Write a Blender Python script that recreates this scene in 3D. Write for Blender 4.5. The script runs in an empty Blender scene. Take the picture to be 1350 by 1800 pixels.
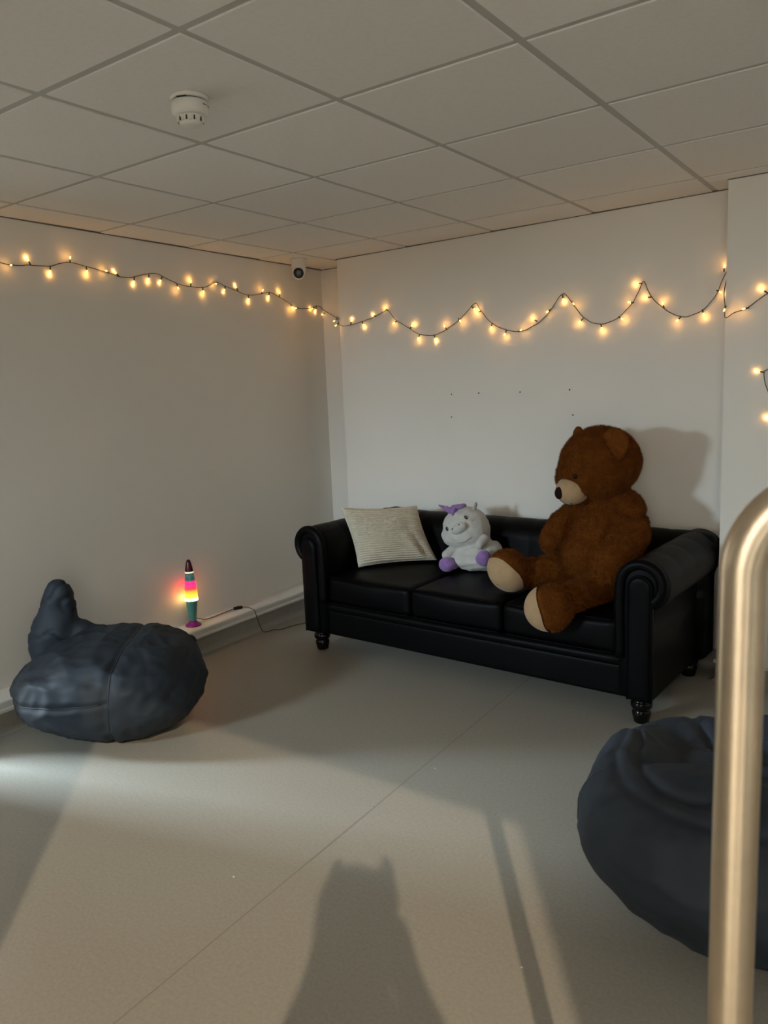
import bpy, bmesh, math, random
import numpy as np
from mathutils import Vector, Matrix, noise
from mathutils.bvhtree import BVHTree

random.seed(7)
PI = math.pi
SC = bpy.context.scene
COL = SC.collection

# ------------------------------------------------------------------ camera
EYE = Vector((0.0, 0.0, 1.48))
YAW, PITCH, ROLL, FPX = -0.6249598, -0.1546604, -0.0419605, 1363.94
fwd = Vector((math.sin(YAW) * math.cos(PITCH), math.cos(YAW) * math.cos(PITCH), math.sin(PITCH)))
rgt0 = Vector((math.cos(YAW), -math.sin(YAW), 0))
up0 = rgt0.cross(fwd)
rgt = rgt0 * math.cos(ROLL) + up0 * math.sin(ROLL)
up = -rgt0 * math.sin(ROLL) + up0 * math.cos(ROLL)
cam_data = bpy.data.cameras.new('camera')
cam = bpy.data.objects.new('camera', cam_data)
COL.objects.link(cam)
M = Matrix((rgt, up, -fwd)).transposed().to_4x4()
M.translation = EYE
cam.matrix_world = M
cam_data.sensor_fit = 'VERTICAL'
cam_data.sensor_height = 32.0
cam_data.lens = FPX * 32.0 / 1800.0
cam_data.clip_start = 0.02
cam_data.dof.use_dof = True
cam_data.dof.focus_distance = 3.7
cam_data.dof.aperture_fstop = cam_data.lens / 3.9
SC.camera = cam

# ------------------------------------------------------------------ world, lights, exposure
SC.view_settings.view_transform = 'Standard'
SC.view_settings.look = 'None'
SC.view_settings.gamma = 1.0
SC.view_settings.use_curve_mapping = False
SC.view_settings.exposure = 0.0
SC.cycles.max_bounces = 6
SC.cycles.diffuse_bounces = 4
SC.cycles.use_adaptive_sampling = True
SC.cycles.adaptive_threshold = 0.03
SC.cycles.glossy_bounces = 3
SC.cycles.caustics_reflective = False
SC.cycles.caustics_refractive = False
world = bpy.data.worlds.new('hall_daylight')
SC.world = world
world.use_nodes = True
bg = world.node_tree.nodes['Background']
bg.inputs['Color'].default_value = (1.0, 0.93, 0.83, 1)
bg.inputs['Strength'].default_value = 4.4

def add_light(name, kind, loc, energy, color, target=None, parent=None, **kw):
    d = bpy.data.lights.new(name, kind)
    d.energy = energy
    d.color = color
    for k, v in kw.items():
        setattr(d, k, v)
    o = bpy.data.objects.new(name, d)
    COL.objects.link(o)
    o.location = loc
    if target is not None:
        o.rotation_euler = (Vector(target) - Vector(loc)).to_track_quat('-Z', 'Y').to_euler()
    if parent:
        o.parent = parent
    return o

# cool daylight of the corridor window, falling in through the narrow opening in the left wall
add_light('corridor_daylight', 'AREA', (-6.2, 0.12, 1.80), 690, (0.70, 0.88, 1.0), target=(-2.2, 1.85, 0.2),
          shape='RECTANGLE', size=0.85, size_y=0.8)
# daylight from outside, falling in through the small window in the front wall left of the photographer
add_light('window_daylight', 'AREA', (-3.6, -2.2, 1.9), 400, (0.70, 0.89, 1.0), target=(-2.2, 4.0, 1.0),
          shape='RECTANGLE', size=1.5, size_y=0.6)
LAMP = Vector((4.05, -5.19, 5.86))   # the high hall lamp behind the photographer (its fixture is built below)

# ------------------------------------------------------------------ helpers
def tag(o, label=None, cat=None, group=None, kind=None):
    if label: o['label'] = label
    if cat: o['category'] = cat
    if group: o['group'] = group
    if kind: o['kind'] = kind
    return o

def link(name, me, mat=None, parent=None, smooth=True):
    o = bpy.data.objects.new(name, me)
    COL.objects.link(o)
    if mat is not None and not me.materials:
        me.materials.append(mat)
    if parent: o.parent = parent
    if smooth and len(me.polygons):
        me.polygons.foreach_set('use_smooth', [True] * len(me.polygons))
    return o

def mk(name, verts, faces, mat=None, parent=None, smooth=True):
    me = bpy.data.meshes.new(name)
    me.from_pydata([tuple(v) for v in verts], [], faces)
    me.update()
    return link(name, me, mat, parent, smooth)

def from_bm(name, bm, mat=None, parent=None, smooth=True):
    bmesh.ops.recalc_face_normals(bm, faces=bm.faces[:])
    me = bpy.data.meshes.new(name)
    bm.to_mesh(me); bm.free()
    return link(name, me, mat, parent, smooth)

def empty(name, loc=(0, 0, 0), rotz=0.0):
    o = bpy.data.objects.new(name, None)
    COL.objects.link(o)
    o.location = loc
    o.rotation_euler = (0, 0, rotz)
    o.empty_display_size = 0.05
    return o

def add_box(bm, x0, x1, y0, y1, z0, z1):
    vs = [bm.verts.new((x, y, z)) for x in (x0, x1) for y in (y0, y1) for z in (z0, z1)]
    for f in ((0, 1, 3, 2), (4, 6, 7, 5), (0, 4, 5, 1), (2, 3, 7, 6), (0, 2, 6, 4), (1, 5, 7, 3)):
        bm.faces.new([vs[i] for i in f])

def add_prism(bm, poly, z0, z1):
    a = [bm.verts.new((x, y, z0)) for x, y in poly]
    b = [bm.verts.new((x, y, z1)) for x, y in poly]
    n = len(poly)
    bm.faces.new(a[::-1]); bm.faces.new(b)
    for i in range(n):
        bm.faces.new((a[i], a[(i + 1) % n], b[(i + 1) % n], b[i]))

def rounded_box(name, c, s, r, mat, parent=None, n=14, puff=(0, 0, 0), fn=None, rot=None):
    """box with radius r, faces puffed outward by puff along each axis"""
    bm = bmesh.new()
    bmesh.ops.create_cube(bm, size=2.0)
    bmesh.ops.subdivide_edges(bm, edges=bm.edges[:], cuts=n, use_grid_fill=True)
    h = Vector(s) / 2
    for v in bm.verts:
        # denser sampling towards the edges
        u = [math.sin(max(-1, min(1, q)) * PI / 2) for q in v.co]
        p = Vector((u[0] * h.x, u[1] * h.y, u[2] * h.z))
        q = Vector([max(-h[i] + r, min(h[i] - r, p[i])) for i in range(3)])
        d = p - q
        if d.length > 1e-9: p = q + d.normalized() * r
        w = [max(0.0, 1 - u[i] ** 2) for i in range(3)]
        p.x += puff[0] * u[0] * w[1] * w[2]
        p.y += puff[1] * u[1] * w[0] * w[2]
        p.z += puff[2] * u[2] * w[0] * w[1]
        if fn: p = fn(p)
        if rot: p = rot @ p
        v.co = p + Vector(c)
    return from_bm(name, bm, mat, parent)

def catmull(pts, sub=6, closed=False):
    P = [Vector(p) for p in pts]
    n = len(P)
    out = []
    rng = range(n) if closed else range(n - 1)
    for i in rng:
        if closed:
            a, b, c, d = P[(i - 1) % n], P[i], P[(i + 1) % n], P[(i + 2) % n]
        else:
            a, b, c, d = P[max(i - 1, 0)], P[i], P[i + 1], P[min(i + 2, n - 1)]
        for k in range(sub):
            t = k / sub
            out.append(0.5 * ((2 * b) + (c - a) * t + (2 * a - 5 * b + 4 * c - d) * t * t + (3 * b - a - 3 * c + d) * t ** 3))
    if not closed: out.append(P[-1])
    return out

def tube(name, pts, r, mat, parent=None, seg=8, closed=False, radii=None):
    n = len(pts)
    V, F = [], []
    nrm = None
    for i, p in enumerate(pts):
        if closed: t = (pts[(i + 1) % n] - pts[i - 1])
        else: t = pts[min(i + 1, n - 1)] - pts[max(i - 1, 0)]
        t = t.normalized() if t.length > 1e-9 else Vector((0, 0, 1))
        if nrm is None:
            nrm = t.orthogonal().normalized()
        nrm = (nrm - t * nrm.dot(t))
        nrm = nrm.normalized() if nrm.length > 1e-6 else t.orthogonal().normalized()
        b = t.cross(nrm)
        rr = radii[i] if radii else r
        for k in range(seg):
            a = 2 * PI * k / seg
            V.append(p + (nrm * math.cos(a) + b * math.sin(a)) * rr)
    m = n if closed else n - 1
    for i in range(m):
        for k in range(seg):
            a, b2 = i * seg + k, i * seg + (k + 1) % seg
            c, d = ((i + 1) % n) * seg + (k + 1) % seg, ((i + 1) % n) * seg + k
            F.append((a, b2, c, d))
    if not closed:
        F.append(tuple(range(seg))[::-1])
        F.append(tuple((n - 1) * seg + k for k in range(seg)))
    return mk(name, V, F, mat, parent)

def lathe(name, prof, mat, parent=None, seg=32, loc=(0, 0, 0), cap=True):
    V, F = [], []
    for r, z in prof:
        for k in range(seg):
            a = 2 * PI * k / seg
            V.append((loc[0] + r * math.cos(a), loc[1] + r * math.sin(a), loc[2] + z))
    for i in range(len(prof) - 1):
        for k in range(seg):
            F.append((i * seg + k, i * seg + (k + 1) % seg, (i + 1) * seg + (k + 1) % seg, (i + 1) * seg + k))
    if cap:
        F.append(tuple(range(seg))[::-1])
        F.append(tuple((len(prof) - 1) * seg + k for k in range(seg)))
    return mk(name, V, F, mat, parent)

def frame_of(d, hint=Vector((0, 0, 1))):
    """3x3 with z axis along d"""
    z = Vector(d).normalized()
    x = hint.cross(z)
    if x.length < 1e-4: x = Vector((1, 0, 0)).cross(z)
    x.normalize()
    y = z.cross(x)
    return Matrix((x, y, z)).transposed()

def ellipsoid_mesh(bm, c, r, rot=None, sub=3, keep=None):
    res = bmesh.ops.create_icosphere(bm, subdivisions=sub, radius=1.0)
    vs = res['verts']
    dead = []
    for v in vs:
        u = v.co.copy()
        if keep and not keep(u): dead.append(v)
        p = Vector((u.x * r[0], u.y * r[1], u.z * r[2]))
        if rot: p = rot @ p
        v.co = p + Vector(c)
    if dead: bmesh.ops.delete(bm, geom=dead, context='VERTS')

def ellipsoid(name, c, r, mat, parent=None, rot=None, sub=3, keep=None):
    bm = bmesh.new()
    ellipsoid_mesh(bm, c, r, rot, sub, keep)
    me = bpy.data.meshes.new(name)
    bm.to_mesh(me); bm.free()
    return link(name, me, mat, parent)

def soft(name, blobs, mat, parent=None, voxel=0.012, smooth=8, fn=None):
    """one continuous skin over overlapping blobs; a blob is (centre, radii, rot) or a limb (a, b, ra, rb)"""
    bm = bmesh.new()
    for b in blobs:
        if len(b) == 4:
            a, e, ra, rb = Vector(b[0]), Vector(b[1]), b[2], b[3]
            n = max(2, int((e - a).length / (0.4 * min(ra, rb))) + 1)
            for i in range(n + 1):
                t = i / n
                rr = ra + (rb - ra) * t
                ellipsoid_mesh(bm, a.lerp(e, t), (rr, rr, rr), None, 2)
        else:
            ellipsoid_mesh(bm, b[0], b[1], b[2] if len(b) > 2 else None, 3)
    me = bpy.data.meshes.new(name + '_src')
    bm.to_mesh(me); bm.free()
    t = bpy.data.objects.new(name + '_src', me)
    COL.objects.link(t)
    md = t.modifiers.new('r', 'REMESH'); md.mode = 'VOXEL'; md.voxel_size = voxel
    if smooth:
        ms = t.modifiers.new('s', 'SMOOTH'); ms.factor = 0.5; ms.iterations = smooth
    dg = bpy.context.evaluated_depsgraph_get()
    out = bpy.data.meshes.new_from_object(t.evaluated_get(dg))
    bpy.data.objects.remove(t); bpy.data.meshes.remove(me)
    out.name = name
    if fn:
        data = [(v.co.copy(), v.normal.copy()) for v in out.vertices]
        out.vertices.foreach_set('co', [x for c, n in data for x in fn(c, n)])
        out.update()
    return link(name, out, mat, parent)

# ------------------------------------------------------------------ materials
def material(name, color, rough=0.6, metal=0.0, var=0.0, var_scale=8.0, bump=0.0, bump_scale=120.0, sheen=0.0,
             spec=0.5, emit=None, emit_strength=0.0, color2=None, coat=0.0, detail=4.0, bump_dist=0.002):
    m = bpy.data.materials.new(name)
    m.use_nodes = True
    nt = m.node_tree
    b = nt.nodes['Principled BSDF']
    b.inputs['Base Color'].default_value = (*color, 1)
    b.inputs['Roughness'].default_value = rough
    b.inputs['Metallic'].default_value = metal
    b.inputs['Specular IOR Level'].default_value = spec
    b.inputs['Sheen Weight'].default_value = sheen
    b.inputs['Coat Weight'].default_value = coat
    if emit:
        b.inputs['Emission Color'].default_value = (*emit, 1)
        b.inputs['Emission Strength'].default_value = emit_strength
    tc = nt.nodes.new('ShaderNodeTexCoord')
    if var or color2:
        nz = nt.nodes.new('ShaderNodeTexNoise')
        nz.inputs['Scale'].default_value = var_scale
        nz.inputs['Detail'].default_value = detail
        nt.links.new(tc.outputs['Object'], nz.inputs['Vector'])
        cr = nt.nodes.new('ShaderNodeValToRGB')
        c2 = color2 or tuple(max(0, c * (1 - var)) for c in color)
        c1 = color if color2 else tuple(min(1, c * (1 + var)) for c in color)
        cr.color_ramp.elements[0].position = 0.32
        cr.color_ramp.elements[1].position = 0.68
        cr.color_ramp.elements[0].color = (*c2, 1)
        cr.color_ramp.elements[1].color = (*c1, 1)
        nt.links.new(nz.outputs['Fac'], cr.inputs['Fac'])
        nt.links.new(cr.outputs['Color'], b.inputs['Base Color'])
    if bump:
        n2 = nt.nodes.new('ShaderNodeTexNoise')
        n2.inputs['Scale'].default_value = bump_scale
        n2.inputs['Detail'].default_value = 3
        nt.links.new(tc.outputs['Object'], n2.inputs['Vector'])
        bp = nt.nodes.new('ShaderNodeBump')
        bp.inputs['Strength'].default_value = bump
        bp.inputs['Distance'].default_value = bump_dist
        nt.links.new(n2.outputs['Fac'], bp.inputs['Height'])
        nt.links.new(bp.outputs['Normal'], b.inputs['Normal'])
    return m

MT = {
    'wall': material('wall_paint', (0.80, 0.775, 0.72), 0.75, var=0.015, var_scale=1.5, bump=0.12, bump_scale=260),
    'tile': material('mineral_tile', (0.82, 0.80, 0.76), 0.95, var=0.02, var_scale=60, bump=0.35, bump_scale=420),
    'grid': material('grid_metal', (0.50, 0.485, 0.45), 0.7),
    'trim': material('white_gloss_trim', (0.72, 0.71, 0.66), 0.35),
    'vinyl': material('floor_vinyl', (0.32, 0.302, 0.26), 0.45, var=0.07, var_scale=95, bump=0.10, bump_scale=300, detail=6),
    'weld': material('vinyl_weld', (0.235, 0.22, 0.19), 0.55),
    'leather': material('black_leather', (0.0018, 0.0018, 0.0021), 0.44, var=0.2, var_scale=20, bump=0.25, bump_scale=380, spec=0.085, bump_dist=0.001),
    'leather_band': material('black_leather_piping', (0.0016, 0.0016, 0.0019), 0.5, spec=0.06),
    'wood_black': material('black_lacquer', (0.002, 0.002, 0.002), 0.14, spec=0.3),
    'bag': material('charcoal_nylon', (0.014, 0.0205, 0.029), 0.66, var=0.10, var_scale=14, bump=0.2, bump_scale=900, spec=0.32, bump_dist=0.0008),
    'bag_seam': material('charcoal_seam', (0.012, 0.014, 0.017), 0.6),
    'bear': material('brown_plush', (0.125, 0.037, 0.0045), 0.95, var=0.22, var_scale=26, bump=0.9, bump_scale=170, sheen=0.0, spec=0.1, bump_dist=0.006),
    'bear_fur': material('brown_fur', (0.145, 0.043, 0.005), 0.85, var=0.25, var_scale=30, spec=0.15),
    'tan': material('tan_velour', (0.40, 0.27, 0.15), 0.9, var=0.06, var_scale=30, bump=0.3, bump_scale=300, sheen=0.2, spec=0.15),
    'nose': material('dark_brown_plush', (0.012, 0.005, 0.003), 0.8, spec=0.15, bump=0.3, bump_scale=400),
    'glass_eye': material('brown_glass_eye', (0.006, 0.003, 0.002), 0.12, spec=0.3),
    'thread': material('dark_thread', (0.03, 0.015, 0.01), 0.8),
    'uni': material('white_plush', (0.54, 0.53, 0.505), 0.92, var=0.05, var_scale=35, bump=0.5, bump_scale=260, sheen=0.25, spec=0.15, bump_dist=0.003),
    'lilac': material('lilac_plush', (0.28, 0.16, 0.42), 0.9, var=0.12, var_scale=40, bump=0.4, bump_scale=300, sheen=0.3, spec=0.15),
    'pink': material('pink_cheek', (0.55, 0.42, 0.46), 0.95),
    'black': material('black_plastic', (0.006, 0.006, 0.006), 0.3),
    'cushion': material('cream_rib_knit', (0.58, 0.52, 0.41), 0.95, var=0.05, var_scale=60, bump=0.4, bump_scale=500, sheen=0.15, spec=0.1),
    'white_pl': material('white_plastic', (0.74, 0.72, 0.66), 0.4),
    'slot': material('dark_slot', (0.02, 0.02, 0.018), 0.7),
    'cable': material('dark_green_cable', (0.035, 0.04, 0.03), 0.5),
    'cord': material('black_cord', (0.01, 0.009, 0.008), 0.45),
    'bulb': material('warm_bulb', (0.9, 0.6, 0.2), 0.3, emit=(1.0, 0.50, 0.11), emit_strength=5.5),
    'steel': material('brushed_brass_steel', (0.58, 0.48, 0.35), 0.30, metal=0.9, var=0.04, var_scale=60, bump=0.1, bump_scale=500),
    'skin': material('skin', (0.5, 0.32, 0.24), 0.6),
    'cloth': material('dark_clothing', (0.05, 0.05, 0.06), 0.9),
    'teal': material('teal_metallic_paint', (0.09, 0.30, 0.27), 0.32, metal=0.35),
    'magenta': material('magenta_metallic_paint', (0.30, 0.02, 0.20), 0.3, metal=0.4),
    'maroon': material('maroon_metallic_paint', (0.06, 0.006, 0.012), 0.25, metal=0.4),
    'lamp_ring': material('lit_lamp_ring', (1, 0.9, 0.6), 0.4, emit=(1.0, 0.68, 0.22), emit_strength=11.0),
    'lamp_ring_dim': material('lit_lamp_collar', (1, 0.9, 0.7), 0.4, emit=(1.0, 0.74, 0.42), emit_strength=0.9),
    'bulb_lamp': material('lamp_glass', (1, 0.95, 0.85), 0.4, emit=(1.0, 0.86, 0.66), emit_strength=40.0),
    'gap_shade': material('painted_gap_shade', (0.16, 0.145, 0.125), 0.9),  # dark tone stands in for shade along the ceiling edge
    'hole': material('wall_plug_hole', (0.03, 0.028, 0.025), 0.9),
}

# slight tone differences from tile to tile
nt = MT['tile'].node_tree
oi = nt.nodes.new('ShaderNodeObjectInfo')
hs = nt.nodes.new('ShaderNodeHueSaturation')
pbs = nt.nodes['Principled BSDF']
src = pbs.inputs['Base Color'].links[0].from_socket
mrv = nt.nodes.new('ShaderNodeMapRange'); mrv.inputs['To Min'].default_value = 0.965; mrv.inputs['To Max'].default_value = 1.03
nt.links.new(oi.outputs['Random'], mrv.inputs['Value'])
nt.links.new(mrv.outputs['Result'], hs.inputs['Value'])
nt.links.new(src, hs.inputs['Color']); nt.links.new(hs.outputs['Color'], pbs.inputs['Base Color'])

# ------------------------------------------------------------------ the room shell
CEIL = 2.348
def wlx(y): return -3.584 - 0.0317 * (y - 2.04)        # inner face of the left wall
def wby(x): return 4.165 - 0.0366 * (x + 3.27)         # face of the back wall
PIER_X, PIER_Y = -0.832, 3.885
RIGHT, FRONT = 1.75, -0.6
TOP = CEIL + 0.06

def struct(name, bm, mat, smooth=False):
    o = from_bm(name, bm, mat, None, smooth)
    o['kind'] = 'structure'
    return o

bm = bmesh.new()
add_box(bm, -4.9, 5.2, -7.0, 4.9, -0.06, 0.0)
floor = struct('floor', bm, MT['vinyl'])
seam = [Vector((-1.515 - 0.038 * (y - 0.2), y, 0.0004)) for y in np.linspace(-0.85, 4.0, 14)]
V, F = [], []
for i, p in enumerate(seam):
    V += [p + Vector((-0.0022, 0, 0)), p + Vector((0.0022, 0, 0))]
    if i: F.append((2 * i - 2, 2 * i - 1, 2 * i + 1, 2 * i))
mk('weld_seam', V, F, MT['weld'], floor, False)
for fx, fy, fr in ((-1.72, 1.50, 0.0035), (-0.80, 1.63, 0.003), (-1.55, 2.42, 0.003)):
    b = bmesh.new()
    bmesh.ops.create_icosphere(b, subdivisions=1, radius=1.0)
    for v in b.verts: v.co = Vector((fx + v.co.x * fr * 1.3, fy + v.co.y * fr, 0.0012 + v.co.z * 0.0011))
    from_bm('fleck', b, MT['trim'], floor, False)

def seg_prism(bm, y0, y1, z0, z1):
    add_prism(bm, [(wlx(y0), y0), (wlx(y1), y1), (wlx(y1) - 0.14, y1), (wlx(y0) - 0.14, y0)], z0, z1)

OPEN0, OPEN1 = 1.10, 1.40
bm = bmesh.new()
seg_prism(bm, FRONT - 0.15, OPEN0, 0, TOP)
seg_prism(bm, OPEN1, 4.75, 0, TOP)
seg_prism(bm, OPEN0, OPEN1, 1.86, TOP)
struct('wall_left', bm, MT['wall'])
bm = bmesh.new()
for y0, y1 in ((OPEN0, OPEN0 + 0.03), (OPEN1 - 0.03, OPEN1)):
    add_prism(bm, [(wlx(y0) + 0.012, y0), (wlx(y1) + 0.012, y1), (wlx(y1) - 0.152, y1), (wlx(y0) - 0.152, y0)], 0, 1.86)
add_prism(bm, [(wlx(OPEN0) + 0.012, OPEN0), (wlx(OPEN1) + 0.012, OPEN1), (wlx(OPEN1) - 0.152, OPEN1), (wlx(OPEN0) - 0.152, OPEN0)], 1.83, 1.875)
struct('trim_1', bm, MT['trim'])

BX0 = -3.305
bm = bmesh.new()
add_prism(bm, [(BX0, wby(BX0)), (PIER_X + 0.02, wby(PIER_X)), (PIER_X + 0.02, 4.75), (BX0, 4.75)], 0, TOP)
struct('wall_back', bm, MT['wall'])
bm = bmesh.new()
add_prism(bm, [(-3.8, 4.425), (BX0 + 0.02, 4.425), (BX0 + 0.02, 4.75), (-3.8, 4.75)], 0, TOP)
struct('wall_alcove', bm, MT['wall'])
bm = bmesh.new()
add_prism(bm, [(PIER_X, PIER_Y), (RIGHT + 0.2, PIER_Y), (RIGHT + 0.2, 4.75), (PIER_X, 4.75)], 0, TOP)
struct('wall_pier', bm, MT['wall'])
bm = bmesh.new()
add_box(bm, RIGHT, RIGHT + 0.15, FRONT - 0.15, PIER_Y, 0, TOP)
struct('wall_right', bm, MT['wall'])
# front wall with the wide opening the photographer stands in
JR, JL = 0.97, -0.52
WX0, WX1, WZ0, WZ1 = -3.40, -2.91, 1.12, 1.80     # small window in the front wall
bm = bmesh.new()
add_box(bm, JR, RIGHT, FRONT - 0.15, FRONT, 0, TOP)
add_box(bm, -3.64, WX0, FRONT - 0.15, FRONT, 0, TOP)
add_box(bm, WX1, JL, FRONT - 0.15, FRONT, 0, TOP)
add_box(bm, WX0, WX1, FRONT - 0.15, FRONT, 0, WZ0)
add_box(bm, WX0, WX1, FRONT - 0.15, FRONT, WZ1, TOP)
struct('wall_front', bm, MT['wall'])
win = empty('window_1', ((WX0 + WX1) / 2, FRONT - 0.06, WZ0))
win['kind'] = 'structure'
bm = bmesh.new()
ww, wh = (WX1 - WX0) / 2, WZ1 - WZ0
add_box(bm, -ww, ww, -0.03, 0.03, 0, 0.03); add_box(bm, -ww, ww, -0.03, 0.03, wh - 0.03, wh)
add_box(bm, -ww, -ww + 0.03, -0.03, 0.03, 0.03, wh - 0.03); add_box(bm, ww - 0.03, ww, -0.03, 0.03, 0.03, wh - 0.03)
from_bm('window_frame', bm, MT['trim'], win, False)
bm = bmesh.new()
add_box(bm, -ww - 0.03, ww + 0.03, 0.02, 0.10, -0.025, 0.0)
from_bm('window_sill', bm, MT['trim'], win, False)

# suspended ceiling: recessed metal grid, every mineral tile its own piece
bm = bmesh.new()
add_box(bm, -3.9, RIGHT + 0.15, FRONT - 0.15, 4.75, CEIL + 0.004, CEIL + 0.06)
ceiling = struct('ceiling', bm, MT['grid'])
GX0, GY0, PITCH_T, BAR = -2.7311, 1.3715, 0.6, 0.0125
tile_meshes = {}
def tile(x0, x1, y0, y1):
    w, h = round(x1 - x0, 4), round(y1 - y0, 4)
    if w < 0.012 or h < 0.012: return
    if (w, h) not in tile_meshes:
        b = bmesh.new()
        add_box(b, -w / 2, w / 2, -h / 2, h / 2, 0, 0.012)
        ed = [e for e in b.edges if all(v.co.z < 0.001 for v in e.verts)]
        bmesh.ops.bevel(b, geom=ed, offset=0.002, segments=1, affect='EDGES')
        bmesh.ops.recalc_face_normals(b, faces=b.faces[:])
        me = bpy.data.meshes.new('ceiling_tile'); b.to_mesh(me); b.free()
        me.materials.append(MT['tile'])
        tile_meshes[(w, h)] = me
    o = bpy.data.objects.new('ceiling_tile', tile_meshes[(w, h)])
    COL.objects.link(o)
    o.parent = ceiling
    o.location = ((x0 + x1) / 2, (y0 + y1) / 2, CEIL)
for i in range(-2, 8):
    for j in range(-4, 6):
        x0, x1 = GX0 + i * PITCH_T + BAR, GX0 + (i + 1) * PITCH_T - BAR
        y0, y1 = GY0 + j * PITCH_T + BAR, GY0 + (j + 1) * PITCH_T - BAR
        x0 = max(x0, wlx(max(y0, FRONT)) + 0.004 if y0 < 4.2 else -3.64); x1 = min(x1, RIGHT - 0.004)
        y0 = max(y0, FRONT + 0.004)
        if x1 < BX0 + 0.1: ymax = 4.42
        elif x0 > PIER_X - 0.2: ymax = PIER_Y - 0.004
        else: ymax = wby((x0 + x1) / 2) - 0.006
        yfull = y1
        y1 = min(y1, ymax)
        if x1 > x0 and y1 > y0: tile(x0, x1, y0, y1)
        # the strip in front of the recessed back wall, left of the pier
        if PIER_X - 0.2 < x0 < PIER_X < x1 and yfull > PIER_Y:
            tile(x0, PIER_X - 0.004, max(y0, PIER_Y - 0.004), min(yfull, wby(PIER_X) - 0.006))

# low ledge along the left wall: boxed plinth, white lip, coved vinyl skirting below
LZ, LD = 0.150, 0.150
def along_left(poly_yz, y0, y1, name, mat):
    """profile (offset from wall, z) swept along the left wall"""
    ys = np.linspace(y0, y1, 8)
    V, F = [], []
    n = len(poly_yz)
    for y in ys:
        for d, z in poly_yz: V.append((wlx(y) + d, y, z))
    for i in range(len(ys) - 1):
        for k in range(n):
            F.append((i * n + k, i * n + (k + 1) % n, (i + 1) * n + (k + 1) % n, (i + 1) * n + k))
    F.append(tuple(range(n))); F.append(tuple((len(ys) - 1) * n + k for k in range(n))[::-1])
    o = mk(name, V, F, mat, None, False)
    bm = bmesh.new(); bm.from_mesh(o.data); bmesh.ops.recalc_face_normals(bm, faces=bm.faces[:]); bm.to_mesh(o.data); bm.free()
    o['kind'] = 'structure'
    return o
along_left([(0, 0), (LD - 0.006, 0), (LD - 0.006, LZ), (0, LZ)], OPEN1 + 0.02, 4.42, 'trim_2', MT['wall'])
lip = [(LD - 0.008, LZ + 0.001), (LD + 0.006, LZ + 0.001), (LD + 0.010, LZ - 0.004), (LD + 0.010, LZ - 0.032),
       (LD + 0.015, LZ - 0.036), (LD + 0.016, LZ - 0.046), (LD + 0.010, LZ - 0.053), (LD - 0.008, LZ - 0.053)]
along_left(lip, OPEN1 + 0.02, 4.42, 'trim_3', MT['trim'])
def cove(h, r, t):
    P = [(t, h)]
    for k in range(7):
        a = k / 6 * PI / 2
        P.append((t + r * (1 - math.cos(a)), r - r * math.sin(a) + 0.0006))
    return P
cv = cove(0.10, 0.035, 0.004)
along_left([(LD - 0.007, 0.1)] + [(LD - 0.006 + d, z) for d, z in cv] + [(LD - 0.007, 0.0006)], OPEN1 + 0.02, 4.42, 'baseboard_left', MT['vinyl'])

def skirting(name, a, b, mat, nrm, prof):
    a, b, nrm = Vector(a), Vector(b), Vector(nrm)
    V = []
    for p in (a, b):
        for d, z in prof: V.append((p.x + nrm.x * d, p.y + nrm.y * d, z))
    n = len(prof)
    F = [(k, (k + 1) % n, n + (k + 1) % n, n + k) for k in range(n)] + [tuple(range(n)), tuple(n + k for k in range(n))[::-1]]
    o = mk(name, V, F, mat, None, False)
    bm = bmesh.new(); bm.from_mesh(o.data); bmesh.ops.recalc_face_normals(bm, faces=bm.faces[:]); bm.to_mesh(o.data); bm.free()
    o['kind'] = 'structure'
    return o
full = [(-0.001, 0.1)] + cv + [(-0.001, 0.0006)]
cap = [(-0.001, 0.098), (0.010, 0.098), (0.010, 0.108), (0.004, 0.112), (-0.001, 0.112)]
skirting('baseboard_back', (BX0, wby(BX0)), (PIER_X, wby(PIER_X)), MT['vinyl'], (-0.0366, -1), full)
skirting('baseboard_pier', (PIER_X - 0.004, PIER_Y), (RIGHT, PIER_Y), MT['vinyl'], (0, -1), full)
skirting('trim_4', (PIER_X - 0.012, PIER_Y), (RIGHT, PIER_Y), MT['trim'], (0, -1), cap)
skirting('baseboard_right', (RIGHT, PIER_Y), (RIGHT, FRONT), MT['vinyl'], (-1, 0), full)
skirting('baseboard_pier_return', (PIER_X, wby(PIER_X)), (PIER_X, PIER_Y), MT['vinyl'], (-1, 0), full)

# thin dark strip: shade of the ceiling-to-wall gap, put into its colour
def perimeter(name, P):
    b = bmesh.new()
    for (x0, y0), (x1, y1), (nx, ny) in P:
        add_prism(b, [(x0, y0), (x1, y1), (x1 + nx * 0.004, y1 + ny * 0.004), (x0 + nx * 0.004, y0 + ny * 0.004)], CEIL - 0.0035, CEIL + 0.004)
    struct(name, b, MT['gap_shade'])
perimeter('gap_shade_strip', [((wlx(FRONT), FRONT), (wlx(4.425), 4.425), (1, 0)), ((-3.66, 4.425), (BX0, 4.425), (0, -1)),
                     ((BX0 - 0.004, wby(BX0)), (PIER_X, wby(PIER_X)), (0, -1)), ((PIER_X - 0.004, PIER_Y), (RIGHT, PIER_Y), (0, -1))])

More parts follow.
